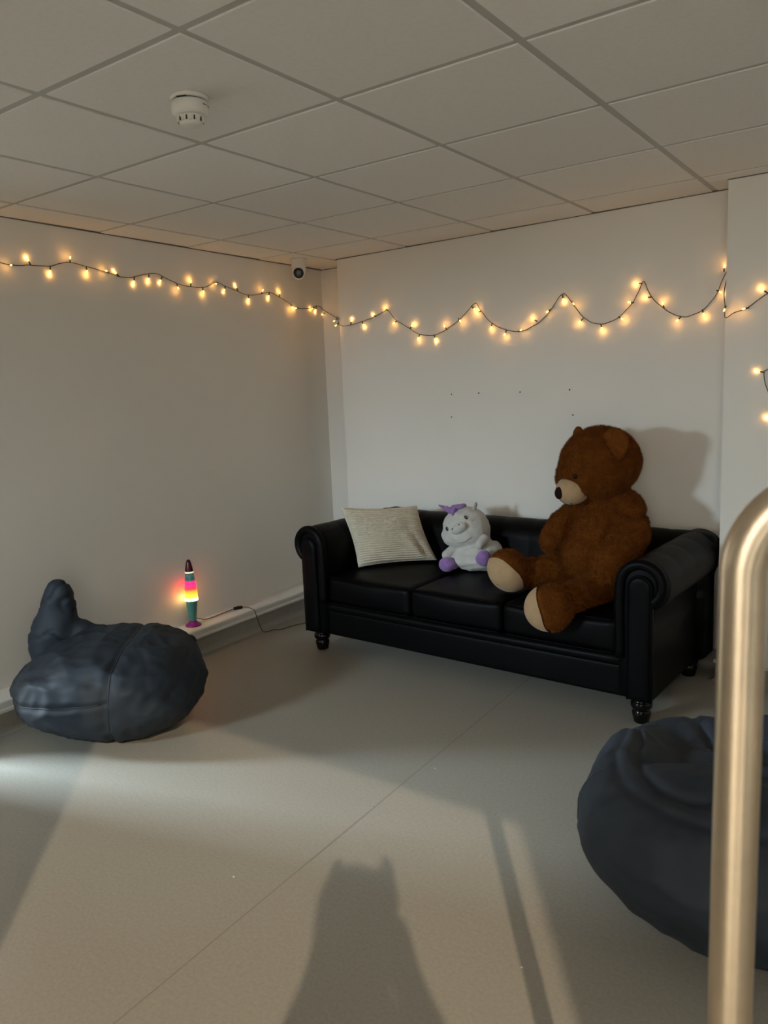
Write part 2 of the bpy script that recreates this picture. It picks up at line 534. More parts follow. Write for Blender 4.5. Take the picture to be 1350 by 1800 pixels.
# six small plug holes in the back wall
for (x, z), lb in zip(((-2.439, 1.443), (-2.247, 1.444), (-1.974, 1.441), (-1.672, 1.444), (-2.443, 1.305), (-1.653, 1.306)),
        ('tiny dark screw hole, upper leftmost of the six on the back wall', 'tiny dark screw hole, second from left in the upper row on the back wall',
         'tiny dark screw hole, third from left in the upper row on the back wall', 'tiny dark screw hole, upper rightmost on the back wall above the bear',
         'tiny dark screw hole, lower left one on the back wall', 'tiny dark screw hole, lower right one just above the bear head')):
    bm = bmesh.new()
    bmesh.ops.create_cone(bm, cap_ends=True, segments=12, radius1=0.0042, radius2=0.0036, depth=0.004,
                          matrix=Matrix.Translation((0, 0, 0)) @ Matrix.Rotation(PI / 2, 4, 'X'))
    bmesh.ops.create_cone(bm, cap_ends=True, segments=10, radius1=0.002, radius2=0.001, depth=0.006,
                          matrix=Matrix.Translation((0, -0.001, 0)) @ Matrix.Rotation(PI / 2, 4, 'X'))
    o = from_bm('screw_hole', bm, MT['hole'])
    o.location = (x, wby(x) - 0.001, z)
    tag(o, lb, 'hole', 'screw holes in the back wall')

# ------------------------------------------------------------------ chesterfield sofa
S_LOC, S_ROT = Vector((-1.945, 3.235, 0.0)), math.radians(-2.5)
S_MAT = Matrix.Translation(S_LOC) @ Matrix.Rotation(S_ROT, 4, 'Z')
def on_sofa(name, base):
    """a thing standing on the sofa: root at its own base, children written in sofa coordinates"""
    e = empty(name, S_MAT @ Vector(base), S_ROT)
    return e
sofa = empty('chesterfield_sofa', S_LOC, S_ROT)
tag(sofa, 'black leather three-seat sofa with rolled arms and buttoned back against the wall', 'sofa')
LE = MT['leather']

def tuft(u, v, a=0.185, b=0.10):
    p, q = u / a, v / b
    s, t = p + q / 2, p - q / 2
    return (abs(math.sin(PI * s)) ** 0.55) * (abs(math.sin(PI * t)) ** 0.55)

def sweep_rounded(name, prof, nrm_of, L0, L1, n, to_xyz, disp, mat, parent, cap_r=0.03):
    """closed 2D profile swept along a length; ends rounded by shrinking along the profile normal"""
    Ls = []
    ends = [(0.0, 1.0), (0.12, 0.55), (0.35, 0.25), (0.65, 0.07), (1.0, 0.0)]
    for e, s in ends: Ls.append((L0 + e * cap_r, s * cap_r))
    for i in range(1, n): Ls.append((L0 + cap_r + (L1 - L0 - 2 * cap_r) * i / n, 0.0))
    for e, s in ends[::-1]: Ls.append((L1 - e * cap_r, s * cap_r))
    m = len(prof)
    V, F = [], []
    for L, ins in Ls:
        for k, (p, w, v) in enumerate(prof):
            nx, nz = nrm_of[k]
            d = -ins + (w * disp(L, v) if w else 0.0)
            V.append(to_xyz(p[0] + nx * d, p[1] + nz * d, L))
    for i in range(len(Ls) - 1):
        for k in range(m):
            F.append((i * m + k, i * m + (k + 1) % m, (i + 1) * m + (k + 1) % m, (i + 1) * m + k))
    F.append(tuple(range(m))); F.append(tuple((len(Ls) - 1) * m + k for k in range(m))[::-1])
    o = mk(name, V, F, mat, parent)
    b = bmesh.new(); b.from_mesh(o.data); bmesh.ops.recalc_face_normals(b, faces=b.faces[:]); b.to_mesh(o.data); b.free()
    return o

def normals2d(prof):
    out = []
    n = len(prof)
    area = sum(prof[i][0][0] * prof[(i + 1) % n][0][1] - prof[(i + 1) % n][0][0] * prof[i][0][1] for i in range(n))
    sg = 1 if area > 0 else -1
    for k in range(n):
        a, b = prof[k - 1][0], prof[(k + 1) % n][0]
        tx, tz = b[0] - a[0], b[1] - a[1]
        l = math.hypot(tx, tz) or 1
        out.append((sg * tz / l, -sg * tx / l))
    return out

RC, RR, RZ = 0.957, 0.114, 0.618          # arm roll: centre distance, radius, centre height
def roll_profile(c, inner_low, outer, z_seat, z_bot, lean=0.0):
    """(point, tuft weight, tuft coordinate) of arm or back cross-section; axis 0 = outwards"""
    P = []
    v = 0.0
    prev = None
    def add(p, w):
        nonlocal v, prev
        if prev: v += math.hypot(p[0] - prev[0], p[1] - prev[1])
        P.append((p, w, v)); prev = p
    add((inner_low, z_bot), 0)
    add((inner_low, z_seat - 0.02), 0)
    for k in range(13):
        t = k / 12
        z = z_seat + (RZ - z_seat) * t
        x = inner_low + (c - RR - inner_low) * (t ** 1.3)
        add((x, z), 1 if k > 1 else 0.3)
    for k in range(1, 27):
        a = PI - k / 26 * math.radians(235)
        w = 1.0 if k < 13 else max(0.0, 1 - (k - 13) / 8)
        add((c + RR * math.cos(a), RZ + RR * math.sin(a)), w)
    add((outer, 0.52), 0)
    add((outer, 0.40), 0)
    add((outer, z_bot), 0)
    return P

BTN0 = 0.13
def disp_for(L_mid, depth):
    def f(L, v):
        vv = v - BTN0
        t = tuft(L - L_mid, vv) if vv < 0.20 else 0.75 + (abs(math.cos(PI * (L - L_mid) / 0.185)) ** 0.6 - 0.75) * max(0.12, 1 - (vv - 0.20) / 0.05)
        if vv < -0.12: t = 1.0
        return depth * (t - 0.75)
    return f

arm_prof = roll_profile(RC, 0.852, 1.0, 0.40, 0.115)
back_prof = roll_profile(0.765, 0.635, 0.80, 0.40, 0.115)
def find_on(prof, v):
    for k in range(1, len(prof)):
        if prof[k][2] >= v: 
            n2 = normals2d(prof)[k]
            return prof[k][0], n2
btn_me = None
def button(parent, pos, nrm):
    global btn_me
    if btn_me is None:
        b = bmesh.new()
        ellipsoid_mesh(b, (0, 0, 0), (0.011, 0.011, 0.006), None, 2)
        btn_me = bpy.data.meshes.new('button'); b.to_mesh(btn_me); b.free()
        btn_me.materials.append(MT['leather_band'])
        btn_me.polygons.foreach_set('use_smooth', [True] * len(btn_me.polygons))
    o = bpy.data.objects.new('button', btn_me)
    COL.objects.link(o); o.parent = parent
    o.matrix_local = Matrix.Translation(pos) @ frame_of(nrm).to_4x4()

# backrest
backrest = sweep_rounded('backrest', back_prof, normals2d(back_prof), -1.05, 1.05, 190,
                         lambda d, z, L: (L, d, z), disp_for(0.0, 0.027), LE, sofa, 0.05)
for row in range(0, 3):
    v = BTN0 + row * 0.10
    (py, pz), (ny, nz) = find_on(back_prof, v)
    for i in range(-5, 6):
        x = (i + (0.5 if row % 2 else 0.0)) * 0.185
        if abs(x) < 0.83:
            button(backrest, Vector((x, py - ny * 0.012, pz - nz * 0.012)), Vector((0, ny, nz)))
# arms
for s in (-1, 1):
    arm = sweep_rounded('arm', arm_prof, normals2d(arm_prof), 0.0, 0.87, 90,
                        lambda d, z, L, s=s: (s * d, L, z), disp_for(0.30, 0.022), LE, sofa, 0.035)
    for row in range(0, 3):
        v = BTN0 + row * 0.10
        (px, pz), (nx, nz) = find_on(arm_prof, v)
        for i in range(-1, 3):
            y = 0.30 + (i + (0.5 if row % 2 else 0.0)) * 0.185
            if 0.08 < y < 0.66:
                button(arm, Vector((s * (px - nx * 0.010), y, pz - nz * 0.010)), Vector((s * nx, 0, nz)))
    # padded front band and keyhole front panel
    cx, hw, zt = s * 0.955, 0.050, 0.612
    key = [(cx - hw, 0.118)] + [(cx - hw, z) for z in np.linspace(0.16, zt, 8)] + \
          [(cx + hw * 1.04 * math.cos(a), zt + 0.056 * math.sin(a)) for a in np.linspace(PI * 0.94, PI * 0.06, 13)] + \
          [(cx + hw, z) for z in np.linspace(zt, 0.16, 8)] + [(cx + hw, 0.118)]
    V, F = [], []
    n = len(key)
    ctr = (cx, 0.40)
    rings = [(0.02, 1.0), (-0.008, 1.0), (-0.015, 0.94), (-0.019, 0.80), (-0.020, 0.5)]
    for yy, sc in rings:
        for (x, z) in key:
            V.append((cx + (x - cx) * sc, yy, ctr[1] + (z - ctr[1]) * (1 - (1 - sc) * 0.18)))
    for i in range(len(rings) - 1):
        for k in range(n):
            F.append((i * n + k, i * n + (k + 1) % n, (i + 1) * n + (k + 1) % n, (i + 1) * n + k))
    F.append(tuple((len(rings) - 1) * n + k for k in range(n)))
    pan = mk('arm_front_panel', V, F, LE, sofa)
    b = bmesh.new(); b.from_mesh(pan.data); bmesh.ops.recalc_face_normals(b, faces=b.faces[:]); b.to_mesh(pan.data); b.free()
    tube('piping', [Vector((x, -0.010, z)) for x, z in key], 0.005, MT['leather_band'], pan, 6)
    # padded band following the inside of the arm front, ending in the scroll
    band = [(0.868, 0.30), (0.866, 0.42), (0.864, 0.52), (0.866, 0.60)] + \
           [(RC + 0.088 * math.cos(a), RZ + 0.010 + 0.088 * math.sin(a)) for a in np.linspace(PI * 0.93, -0.32 * PI, 15)] + [(RC + 0.040, 0.560)]
    pts = catmull([Vector((s * x, 0.006, z)) for x, z in band], 3)
    tube('arm_band', pts, 0.024, LE, sofa, 12, radii=[0.024 if i < len(pts) - 5 else 0.024 - 0.003 * (i - len(pts) + 5) for i in range(len(pts))])
# front rail: plain panel with rounded band above, vertical seams
rail = rounded_box('front_rail', (0, 0.055, 0.180), (1.80, 0.06, 0.145), 0.012, LE, sofa, 16, (0, 0.004, 0))
for x in (-0.273, 0.273):
    tube('seam', [Vector((x, 0.0235, z)) for z in np.linspace(0.118, 0.245, 8)], 0.0016, MT['leather_band'], rail, 6)
bandb = rounded_box('front_band', (0, 0.045, 0.272), (1.74, 0.065, 0.054), 0.026, LE, sofa, 16, (0, 0.004, 0))
for x in (-0.273, 0.273):
    tube('seam', [Vector((x, 0.0445 - 0.034 * math.cos(a), 0.272 + 0.027 * math.sin(a))) for a in np.linspace(-1.3, 1.3, 10)], 0.0016, MT['leather_band'], bandb, 6)
rounded_box('base_frame', (0, 0.42, 0.185), (1.88, 0.70, 0.13), 0.01, LE, sofa, 4)
# seat cushions
for k, (x0, x1) in enumerate(((-0.848, -0.275), (-0.271, 0.271), (0.275, 0.848))):
    def sag(p, x0=x0, x1=x1):
        d = noise.noise(Vector((p.x * 5 + x0 * 9, p.y * 6, p.z * 3))) * 0.004
        return p + Vector((0, d * 0.6, d))
    c = rounded_box('seat_cushion', ((x0 + x1) / 2, 0.335, 0.375), (x1 - x0 - 0.002, 0.63, 0.150), 0.028, LE, sofa, 22, (0.0, 0.012, 0.020), sag)
    w = (x1 - x0) / 2 - 0.020
    xc = (x0 + x1) / 2
    for zz in (0.449, 0.301):
        tube('piping', catmull([Vector((xc + w * t, 0.021 + 0.006 * abs(t) ** 6 - 0.009 * (1 - t * t) * 0.4, zz + (0.003 * (1 - t * t) if zz > 0.4 else 0))) for t in np.linspace(-1, 1, 9)], 4), 0.0045, MT['leather_band'], c, 6)
# turned bun feet
foot_prof = [(0.030, 0.0), (0.033, 0.004), (0.036, 0.018), (0.040, 0.036), (0.041, 0.048), (0.037, 0.056), (0.035, 0.060), (0.042, 0.066),
             (0.047, 0.076), (0.047, 0.088), (0.043, 0.098), (0.036, 0.103), (0.040, 0.108), (0.040, 0.118)]
for x in (-0.945, 0.945):
    for y in (0.055, 0.72):
        lathe('foot', foot_prof, MT['wood_black'], sofa, 28, (x, y, 0))

def settle(root, base):
    b = Vector(base)
    for ch in root.children: ch.location = ch.location - b

# ------------------------------------------------------------------ cream cushion leaning in the left corner of the sofa
base = (-0.66, 0.40, 0.46)
pil = on_sofa('scatter_cushion', base)
tag(pil, 'cream ribbed scatter cushion leaning in the left corner of the black sofa', 'cushion')
BLc, BRc, TLc, TRc = Vector((-0.785, 0.225, 0.474)), Vector((-0.475, 0.575, 0.478)), Vector((-0.905, 0.230, 0.812)), Vector((-0.625, 0.600, 0.786))
pn = (BRc - BLc).cross(TLc - BLc).normalized()
NS, NT = 70, 300
def pil_pt(s, t, side):
    bow = 0.075
    a = s * (1 - bow * (1 - t * t)); b = t * (1 - bow * (1 - s * s))
    u, w = (a + 1) / 2, (b + 1) / 2
    p = BLc.lerp(BRc, u).lerp(TLc.lerp(TRc, u), w)
    k = max(0.0, (1 - s * s) * (1 - t * t))
    h = 0.078 * k ** 0.42 + 0.003
    if side < 0: h *= 0.75
    h += 0.006 * noise.noise(Vector((s * 2.2, t * 2.6, 3 + side))) * min(1, k * 4)
    # soft diagonal drape folds towards the lower right corner
    f = math.exp(-((s - 0.35 + 0.35 * t) / 0.10) ** 2) * max(0, 0.35 - t) * 0.010 - math.exp(-((s - 0.62 + 0.2 * t) / 0.09) ** 2) * max(0, 0.5 - t) * 0.014
    h += f * min(1, k * 3)
    wob = 0.02 * math.sin(3 * s + 1.0) + 0.015 * noise.noise(Vector((s * 3, t * 3, 9)))
    h += 0.0030 * math.sin(2 * PI * 25 * (t + wob) / 2 * 1.0) * min(1, k * 8 + 0.15)
    return p + pn * h * side
V, F = [], []
for side in (1, -1):
    off = len(V)
    for j in range(NT + 1):
        for i in range(NS + 1):
            V.append(pil_pt(-1 + 2 * i / NS, -1 + 2 * j / NT, side))
    for j in range(NT):
        for i in range(NS):
            q = (off + j * (NS + 1) + i, off + j * (NS + 1) + i + 1, off + (j + 1) * (NS + 1) + i + 1, off + (j + 1) * (NS + 1) + i)
            F.append(q if side > 0 else q[::-1])
mk('cover', V, F, MT['cushion'], pil)
edge = [pil_pt(s, -1, 0) for s in np.linspace(-1, 1, 14)] + [pil_pt(1, t, 0) for t in np.linspace(-1, 1, 14)][1:] + \
       [pil_pt(s, 1, 0) for s in np.linspace(1, -1, 14)][1:] + [pil_pt(-1, t, 0) for t in np.linspace(1, -1, 14)][1:-1]
tube('seam_edge', edge, 0.0042, MT['cushion'], pil, 6, closed=True)
settle(pil, base)

# ------------------------------------------------------------------ white unicorn plush
base = (-0.20, 0.54, 0.462)
uni = on_sofa('unicorn_plush', base)
tag(uni, 'white plush unicorn toy with lilac horn and feet sitting on the middle seat', 'plush toy')
UH, UB = Vector((-0.238, 0.54, 0.687)), Vector((-0.196, 0.545, 0.560))
def unifn(p, n):
    d = 0.004 * noise.noise(p * 22) + 0.003 * noise.noise(p * 45)
    # crease under the chin and sagging fold at the belly bottom
    t = (p.z - (0.600 + 0.35 * (p.x - UB.x)))
    d -= 0.012 * math.exp(-(t / 0.014) ** 2)
    t2 = (p.z - (0.492 + 0.25 * (p.x - UB.x)))
    if p.y < 0.52: d -= 0.006 * math.exp(-(t2 / 0.008) ** 2)
    q = p + n * d
    q.z = max(q.z, 0.468)
    return q
soft('body', [(UH, (0.140, 0.123, 0.133)), (UB, (0.136, 0.118, 0.112)), ((-0.175, 0.53, 0.525), (0.158, 0.130, 0.068)), ((-0.165, 0.55, 0.57), (0.140, 0.115, 0.085)),
              ((-0.245, 0.525, 0.655), (0.135, 0.118, 0.085))], MT['uni'], uni, 0.008, 5, unifn)
cdir = Vector((0.5, -0.84, 0.2)).normalized()
lat = (Vector((-0.185, 0.453, 0.769)) - Vector((-0.293, 0.426, 0.702))).normalized()
mz = Vector((-0.213, 0.424, 0.712))
mrot = Matrix((lat, cdir.cross(lat).normalized(), cdir)).transposed()
ellipsoid('muzzle', mz, (0.052, 0.030, 0.034), MT['uni'], uni, mrot, 3)
for q in (Vector((-0.216, 0.425, 0.736)), Vector((-0.257, 0.418, 0.711))):
    ellipsoid('nostril', q + cdir * 0.028 + Vector((0.004, 0, -0.006)), (0.0045, 0.0045, 0.003), MT['thread'], uni, mrot, 2)
for q in (Vector((-0.185, 0.455, 0.769)), Vector((-0.293, 0.427, 0.702))):
    e = ellipsoid('eye', q + Vector((0, -0.001, 0)), (0.0095, 0.0135, 0.005), MT['black'], uni, mrot, 2)
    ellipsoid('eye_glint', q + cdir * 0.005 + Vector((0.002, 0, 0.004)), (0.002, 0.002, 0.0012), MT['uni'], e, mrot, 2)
for q in (Vector((-0.152, 0.467, 0.757)), Vector((-0.305, 0.435, 0.662))):
    ellipsoid('cheek', q, (0.016, 0.009, 0.004), MT['pink'], uni, frame_of((q - UH)), 2)
sm = [Vector((-0.262, 0.402, 0.672)), Vector((-0.225, 0.398, 0.660)), Vector((-0.185, 0.412, 0.668)), Vector((-0.160, 0.428, 0.690))]
tube('chin_fold', catmull([q + Vector((0.012, 0.006, -0.022)) for q in sm], 4), 0.004, MT['uni'], uni, 6)
# horn with wound ridges, and a small tuft of mane
h0, h1 = Vector((-0.262, 0.468, 0.792)), Vector((-0.378, 0.478, 0.824))
hp = [h0.lerp(h1, t) for t in np.linspace(0, 1, 26)]
tube('horn', hp, 0.02, MT['lilac'], uni, 10, radii=[(0.019 * (1 - t) + 0.005) * (1 + 0.13 * math.sin(t * 26)) for t in np.linspace(0, 1, 26)])
soft('mane', [((-0.300, 0.475, 0.800), (0.026, 0.020, 0.020)), ((-0.255, 0.490, 0.822), (0.030, 0.022, 0.014)), ((-0.278, 0.480, 0.812), (0.022, 0.02, 0.022)),
              ((-0.230, 0.500, 0.830), (0.020, 0.018, 0.010))], MT['lilac'], uni, 0.006, 2)
for q, d in ((Vector((-0.172, 0.53, 0.823)), (0.3, 0, 1)), (Vector((-0.285, 0.60, 0.800)), (-0.5, 0.2, 1))):
    ellipsoid('ear', q, (0.018, 0.010, 0.026), MT['uni'], uni, frame_of(d), 2)
soft('arm', [(Vector((-0.300, 0.50, 0.580)), Vector((-0.318, 0.452, 0.545)), 0.026, 0.030)], MT['uni'], uni, 0.007, 3)
soft('arm', [(Vector((-0.092, 0.49, 0.652)), Vector((-0.098, 0.445, 0.625)), 0.028, 0.027)], MT['uni'], uni, 0.007, 3)
soft('foot', [((-0.278, 0.395, 0.507), (0.050, 0.048, 0.042)), ((-0.258, 0.43, 0.508), (0.034, 0.04, 0.034))], MT['lilac'], uni, 0.007, 3)
soft('foot', [((-0.050, 0.410, 0.562), (0.040, 0.042, 0.046)), ((-0.080, 0.44, 0.55), (0.034, 0.04, 0.036))], MT['lilac'], uni, 0.007, 3)
settle(uni, base)

# ------------------------------------------------------------------ big brown teddy bear
base = (0.62, 0.47, 0.462)
bear = on_sofa('teddy_bear', base)
tag(bear, 'huge brown teddy bear with tan muzzle and soles slumped on the right seat', 'plush toy')
BH = Vector((0.570, 0.465, 1.085))
face = Vector((-0.46, -0.84, -0.28)).normalized()
side = Vector((0.88, -0.47, 0.0)).normalized()
LF, RF = Vector((0.236, 0.170, 0.578)), Vector((0.562, -0.050, 0.487))
nL, nR = Vector((-0.25, -0.78, -0.57)).normalized(), Vector((-0.91, -0.32, -0.26)).normalized()
rL, rR = frame_of(nL), frame_of(nR)
FR_L, FR_R = (0.104, 0.112, 0.096), (0.092, 0.104, 0.110)
def seg_dist(p, a, b, ra, rb):
    ab = b - a
    t = max(0.0, min(1.0, (p - a).dot(ab) / ab.length_squared))
    return (p - (a + ab * t)).length - (ra + (rb - ra) * t)
LIMBS = [[(Vector((0.715, 0.470, 0.855)), Vector((0.782, 0.365, 0.765)), 0.078, 0.085), (Vector((0.782, 0.365, 0.765)), Vector((0.742, 0.215, 0.655)), 0.085, 0.096)],
         [(Vector((0.475, 0.455, 0.860)), Vector((0.405, 0.400, 0.785)), 0.060, 0.066), (Vector((0.405, 0.400, 0.785)), Vector((0.378, 0.368, 0.700)), 0.066, 0.068)],
         [(Vector((0.540, 0.420, 0.560)), Vector((0.320, 0.270, 0.552)), 0.098, 0.082)],
         [(Vector((0.700, 0.340, 0.550)), Vector((0.610, 0.075, 0.505)), 0.092, 0.074)]]
TORSO = [(Vector((0.605, 0.480, 0.71)), 0.172, 0.172, 0.225), (Vector((0.575, 0.435, 0.625)), 0.168, 0.178, 0.160)]
def bearfn(p, n):
    d = 0.006 * noise.noise(p * 11) + 0.004 * noise.noise(p * 24) + 0.0025 * noise.noise(p * 60)
    # neck crease
    t = (p - Vector((0.58, 0.47, 0.905))).dot(Vector((0.25, 0.1, 1)).normalized())
    d -= 0.020 * math.exp(-(t / 0.020) ** 2) * (1 if (p - Vector((0.58, 0.47, 0.905))).length < 0.27 else 0)
    # sewn creases where the limbs meet the belly
    dt = min((Vector(((p.x - c.x) / a, (p.y - c.y) / b, (p.z - c.z) / e)).length - 1) * 0.17 for c, a, b, e in TORSO)
    for L in LIMBS:
        da = min(seg_dist(p, *s) for s in L)
        d -= 0.016 * math.exp(-(da / 0.020) ** 2) * math.exp(-(dt / 0.022) ** 2)
    q = p + n * d
    if q.y > 0.10 and q.z < 0.470: q.z = 0.470 + (q.z - 0.470) * 0.15
    return q
blobs = [
    (BH, (0.183, 0.182, 0.183)), (BH + face * 0.045 + Vector((0, 0, -0.05)), (0.166, 0.160, 0.135)),
    (BH + Vector((0.025, 0.02, 0.01)), (0.176, 0.175, 0.17)),
    (Vector((0.605, 0.480, 0.71)), (0.172, 0.172, 0.225)), (Vector((0.575, 0.435, 0.625)), (0.168, 0.178, 0.160)),
    (Vector((0.640, 0.495, 0.865)), (0.150, 0.130, 0.110)),
    # arms
    (Vector((0.715, 0.470, 0.855)), Vector((0.782, 0.365, 0.765)), 0.078, 0.085), (Vector((0.782, 0.365, 0.765)), Vector((0.742, 0.215, 0.655)), 0.085, 0.096),
    (Vector((0.475, 0.455, 0.860)), Vector((0.405, 0.400, 0.785)), 0.060, 0.066), (Vector((0.405, 0.400, 0.785)), Vector((0.378, 0.368, 0.700)), 0.066, 0.068),
    (Vector((0.745, 0.455, 0.835)), (0.078, 0.075, 0.085)), (Vector((0.700, 0.500, 0.80)), (0.110, 0.10, 0.12)),
    # legs
    (Vector((0.540, 0.420, 0.560)), Vector((0.320, 0.270, 0.552)), 0.098, 0.082),
    (Vector((0.700, 0.340, 0.550)), Vector((0.610, 0.075, 0.505)), 0.092, 0.074),
    (LF, FR_L, rL), (RF, FR_R, rR),
]
body = soft('body', blobs, MT['bear'], bear, 0.0105, 3, bearfn)
# ears: thick flattened discs
for s, e in ((1, Vector((0.694, 0.378, 1.196))), (-1, Vector((0.448, 0.525, 1.195)))):
    er = frame_of((face + side * s * 0.35 + Vector((0, 0, 0.25))), side)
    def earfn(p, n, e=e):
        return p + n * 0.003 * noise.noise(p * 40)
    soft('ear', [(e, (0.072, 0.074, 0.026), er), (e - Vector((0, 0, 0.03)), (0.062, 0.06, 0.034), er)], MT['bear'], bear, 0.007, 3, earfn)
# muzzle, nose, mouth, eyes
mc = BH + Vector((-0.066, -0.135, -0.112))
mrotb = frame_of(face)
ellipsoid('muzzle', mc, (0.083, 0.072, 0.085), MT['tan'], bear, mrotb, 4)
npos = mc + face * 0.080 + Vector((-0.004, 0, 0.012))
ellipsoid('nose', npos, (0.026, 0.030, 0.018), MT['nose'], bear, frame_of((face + Vector((0, 0, 0.35))).normalized()), 3)
def on_muzzle(a, b):
    """a: sideways angle, b: downward angle on the muzzle"""
    x = mrotb @ Vector((0.084 * math.sin(a) * math.cos(b), 0.073 * math.sin(b), 0.086 * math.cos(a) * math.cos(b)))
    return mc + x
for s in (-1, 1):
    tube('mouth_stitch', catmull([on_muzzle(0.0, -0.15), on_muzzle(0.0, -0.75), on_muzzle(0.25 * s, -0.98), on_muzzle(0.55 * s, -0.85), on_muzzle(0.62 * s, -0.65)], 5), 0.0022, MT['thread'], bear, 6)
for s in (-1, 1):
    q = BH + face * 0.190 + side * s * 0.066 + Vector((0, 0, 0.012))
    ellipsoid('eye', q, (0.012, 0.012, 0.008), MT['glass_eye'], bear, frame_of(face + side * s * 0.3), 2)
# tan soles
for c, rr, rot in ((LF, FR_L, rL), (RF, FR_R, rR)):
    ellipsoid('sole', c, [q * 1.045 for q in rr], MT['tan'], bear, rot, 4, keep=lambda u: u.z > 0.18)
# short fur over the brown plush
def grow_fur(src, n, parent, length=0.011, width=0.0016):
    me = src.data
    me.calc_loop_triangles()
    co = np.empty(len(me.vertices) * 3); me.vertices.foreach_get('co', co); co = co.reshape(-1, 3)
    tri = np.empty(len(me.loop_triangles) * 3, dtype=np.int32); me.loop_triangles.foreach_get('vertices', tri); tri = tri.reshape(-1, 3)
    A, B, C = co[tri[:, 0]], co[tri[:, 1]], co[tri[:, 2]]
    N = np.cross(B - A, C - A); ar = np.linalg.norm(N, axis=1); N /= ar[:, None] + 1e-12
    rng = np.random.default_rng(3)
    idx = rng.choice(len(tri), n, p=ar / ar.sum())
    u, v = rng.random(n), rng.random(n)
    fl = u + v > 1; u[fl] = 1 - u[fl]; v[fl] = 1 - v[fl]
    P = A[idx] + (B - A)[idx] * u[:, None] + (C - A)[idx] * v[:, None]
    nn = N[idx]
    ok = np.ones(n, bool)
    for c, rr, rot in ((LF, FR_L, rL), (RF, FR_R, rR)):
        q = (P - np.array(c)) @ np.array(rot)
        q = q / np.array(rr)
        ok &= ~((np.linalg.norm(q, axis=1) < 1.12) & (q[:, 2] > 0.12))
    q = (P - np.array(mc)) @ np.array(mrotb) / np.array((0.083, 0.072, 0.085))
    ok &= np.linalg.norm(q, axis=1) > 1.03
    P, nn = P[ok], nn[ok]; k = len(P)
    d = nn + np.array([0, 0, -0.55]) + rng.normal(0, 0.35, (k, 3))
    d /= np.linalg.norm(d, axis=1)[:, None]
    sd = np.cross(d, rng.normal(0, 1, (k, 3))); sd /= np.linalg.norm(sd, axis=1)[:, None]
    L = length * (0.6 + 0.8 * rng.random(k))[:, None]
    Q = np.empty((k * 3, 3))
    Q[0::3] = P - sd * width / 2; Q[1::3] = P + sd * width / 2; Q[2::3] = P + d * L
    m = bpy.data.meshes.new('fur')
    m.vertices.add(k * 3); m.vertices.foreach_set('co', Q.ravel())
    m.loops.add(k * 3); m.loops.foreach_set('vertex_index', np.arange(k * 3, dtype=np.int32))
    m.polygons.add(k); m.polygons.foreach_set('loop_start', np.arange(0, k * 3, 3, dtype=np.int32))
    m.update(calc_edges=True)
    o = link('fur', m, MT['bear_fur'], parent, False)
    o['kind'] = 'stuff'
    return o
grow_fur(body, 110000, bear)
settle(bear, base)

# ------------------------------------------------------------------ lava lamp on the ledge
lamp = empty('lava_lamp', (wlx(2.94) + 0.062, 2.94, LZ + 0.001))
tag(lamp, 'glowing lava lamp with teal cone, magenta foot and maroon cap on the ledge', 'lamp')
lathe('foot', [(0.046, 0.0), (0.047, 0.004), (0.044, 0.008), (0.030, 0.018), (0.021, 0.028), (0.019, 0.033)], MT['magenta'], lamp, 36)
cone = lathe('cone', [(0.019, 0.031), (0.021, 0.034), (0.034, 0.150), (0.035, 0.155), (0.033, 0.157)], MT['teal'], lamp, 36)
lathe('lit_collar', [(0.0385, 0.156), (0.0395, 0.158), (0.0395, 0.166), (0.0385, 0.168)], MT['lamp_ring'], lamp, 36)
gm = bpy.data.materials.new('lava_glass')
gm.use_nodes = True
nt = gm.node_tree
pb = nt.nodes['Principled BSDF']
pb.inputs['Roughness'].default_value = 0.12
tc = nt.nodes.new('ShaderNodeTexCoord'); sp = nt.nodes.new('ShaderNodeSeparateXYZ')
mr = nt.nodes.new('ShaderNodeMapRange'); mr.inputs['From Min'].default_value = 0.168; mr.inputs['From Max'].default_value = 0.322
cr = nt.nodes.new('ShaderNodeValToRGB')
el = cr.color_ramp.elements
stops = [(0.0, (1.0, 0.85, 0.35)), (0.05, (1.0, 0.30, 0.03)), (0.28, (1.0, 0.15, 0.012)), (0.38, (1.0, 0.02, 0.02)), (0.60, (0.85, 0.008, 0.09)), (0.68, (0.30, 0.03, 0.09)), (0.73, (0.035, 0.10, 0.10)), (1.0, (0.05, 0.13, 0.12))]
el[0].position, el[0].color = stops[0][0], (*stops[0][1], 1)
el[1].position, el[1].color = stops[-1][0], (*stops[-1][1], 1)
for p, c in stops[1:-1]:
    e = el.new(p); e.color = (*c, 1)
nt.links.new(tc.outputs['Object'], sp.inputs['Vector']); nt.links.new(sp.outputs['Z'], mr.inputs['Value'])
nt.links.new(mr.outputs['Result'], cr.inputs['Fac'])
nt.links.new(cr.outputs['Color'], pb.inputs['Base Color']); nt.links.new(cr.outputs['Color'], pb.inputs['Emission Color'])
er = nt.nodes.new('ShaderNodeMapRange'); er.inputs['From Min'].default_value = 0.55; er.inputs['From Max'].default_value = 0.75
er.inputs['To Min'].default_value = 3.8; er.inputs['To Max'].default_value = 0.5
nt.links.new(mr.outputs['Result'], er.inputs['Value']); nt.links.new(er.outputs['Result'], pb.inputs['Emission Strength'])
lathe('glass_globe', [(0.0375, 0.168), (0.0385, 0.176), (0.037, 0.205), (0.034, 0.240), (0.030, 0.275), (0.0265, 0.305), (0.0245, 0.322)], gm, lamp, 40)
lathe('cap_ring', [(0.0245, 0.321), (0.0255, 0.323), (0.0255, 0.328), (0.0245, 0.330)], MT['lamp_ring_dim'], lamp, 36)
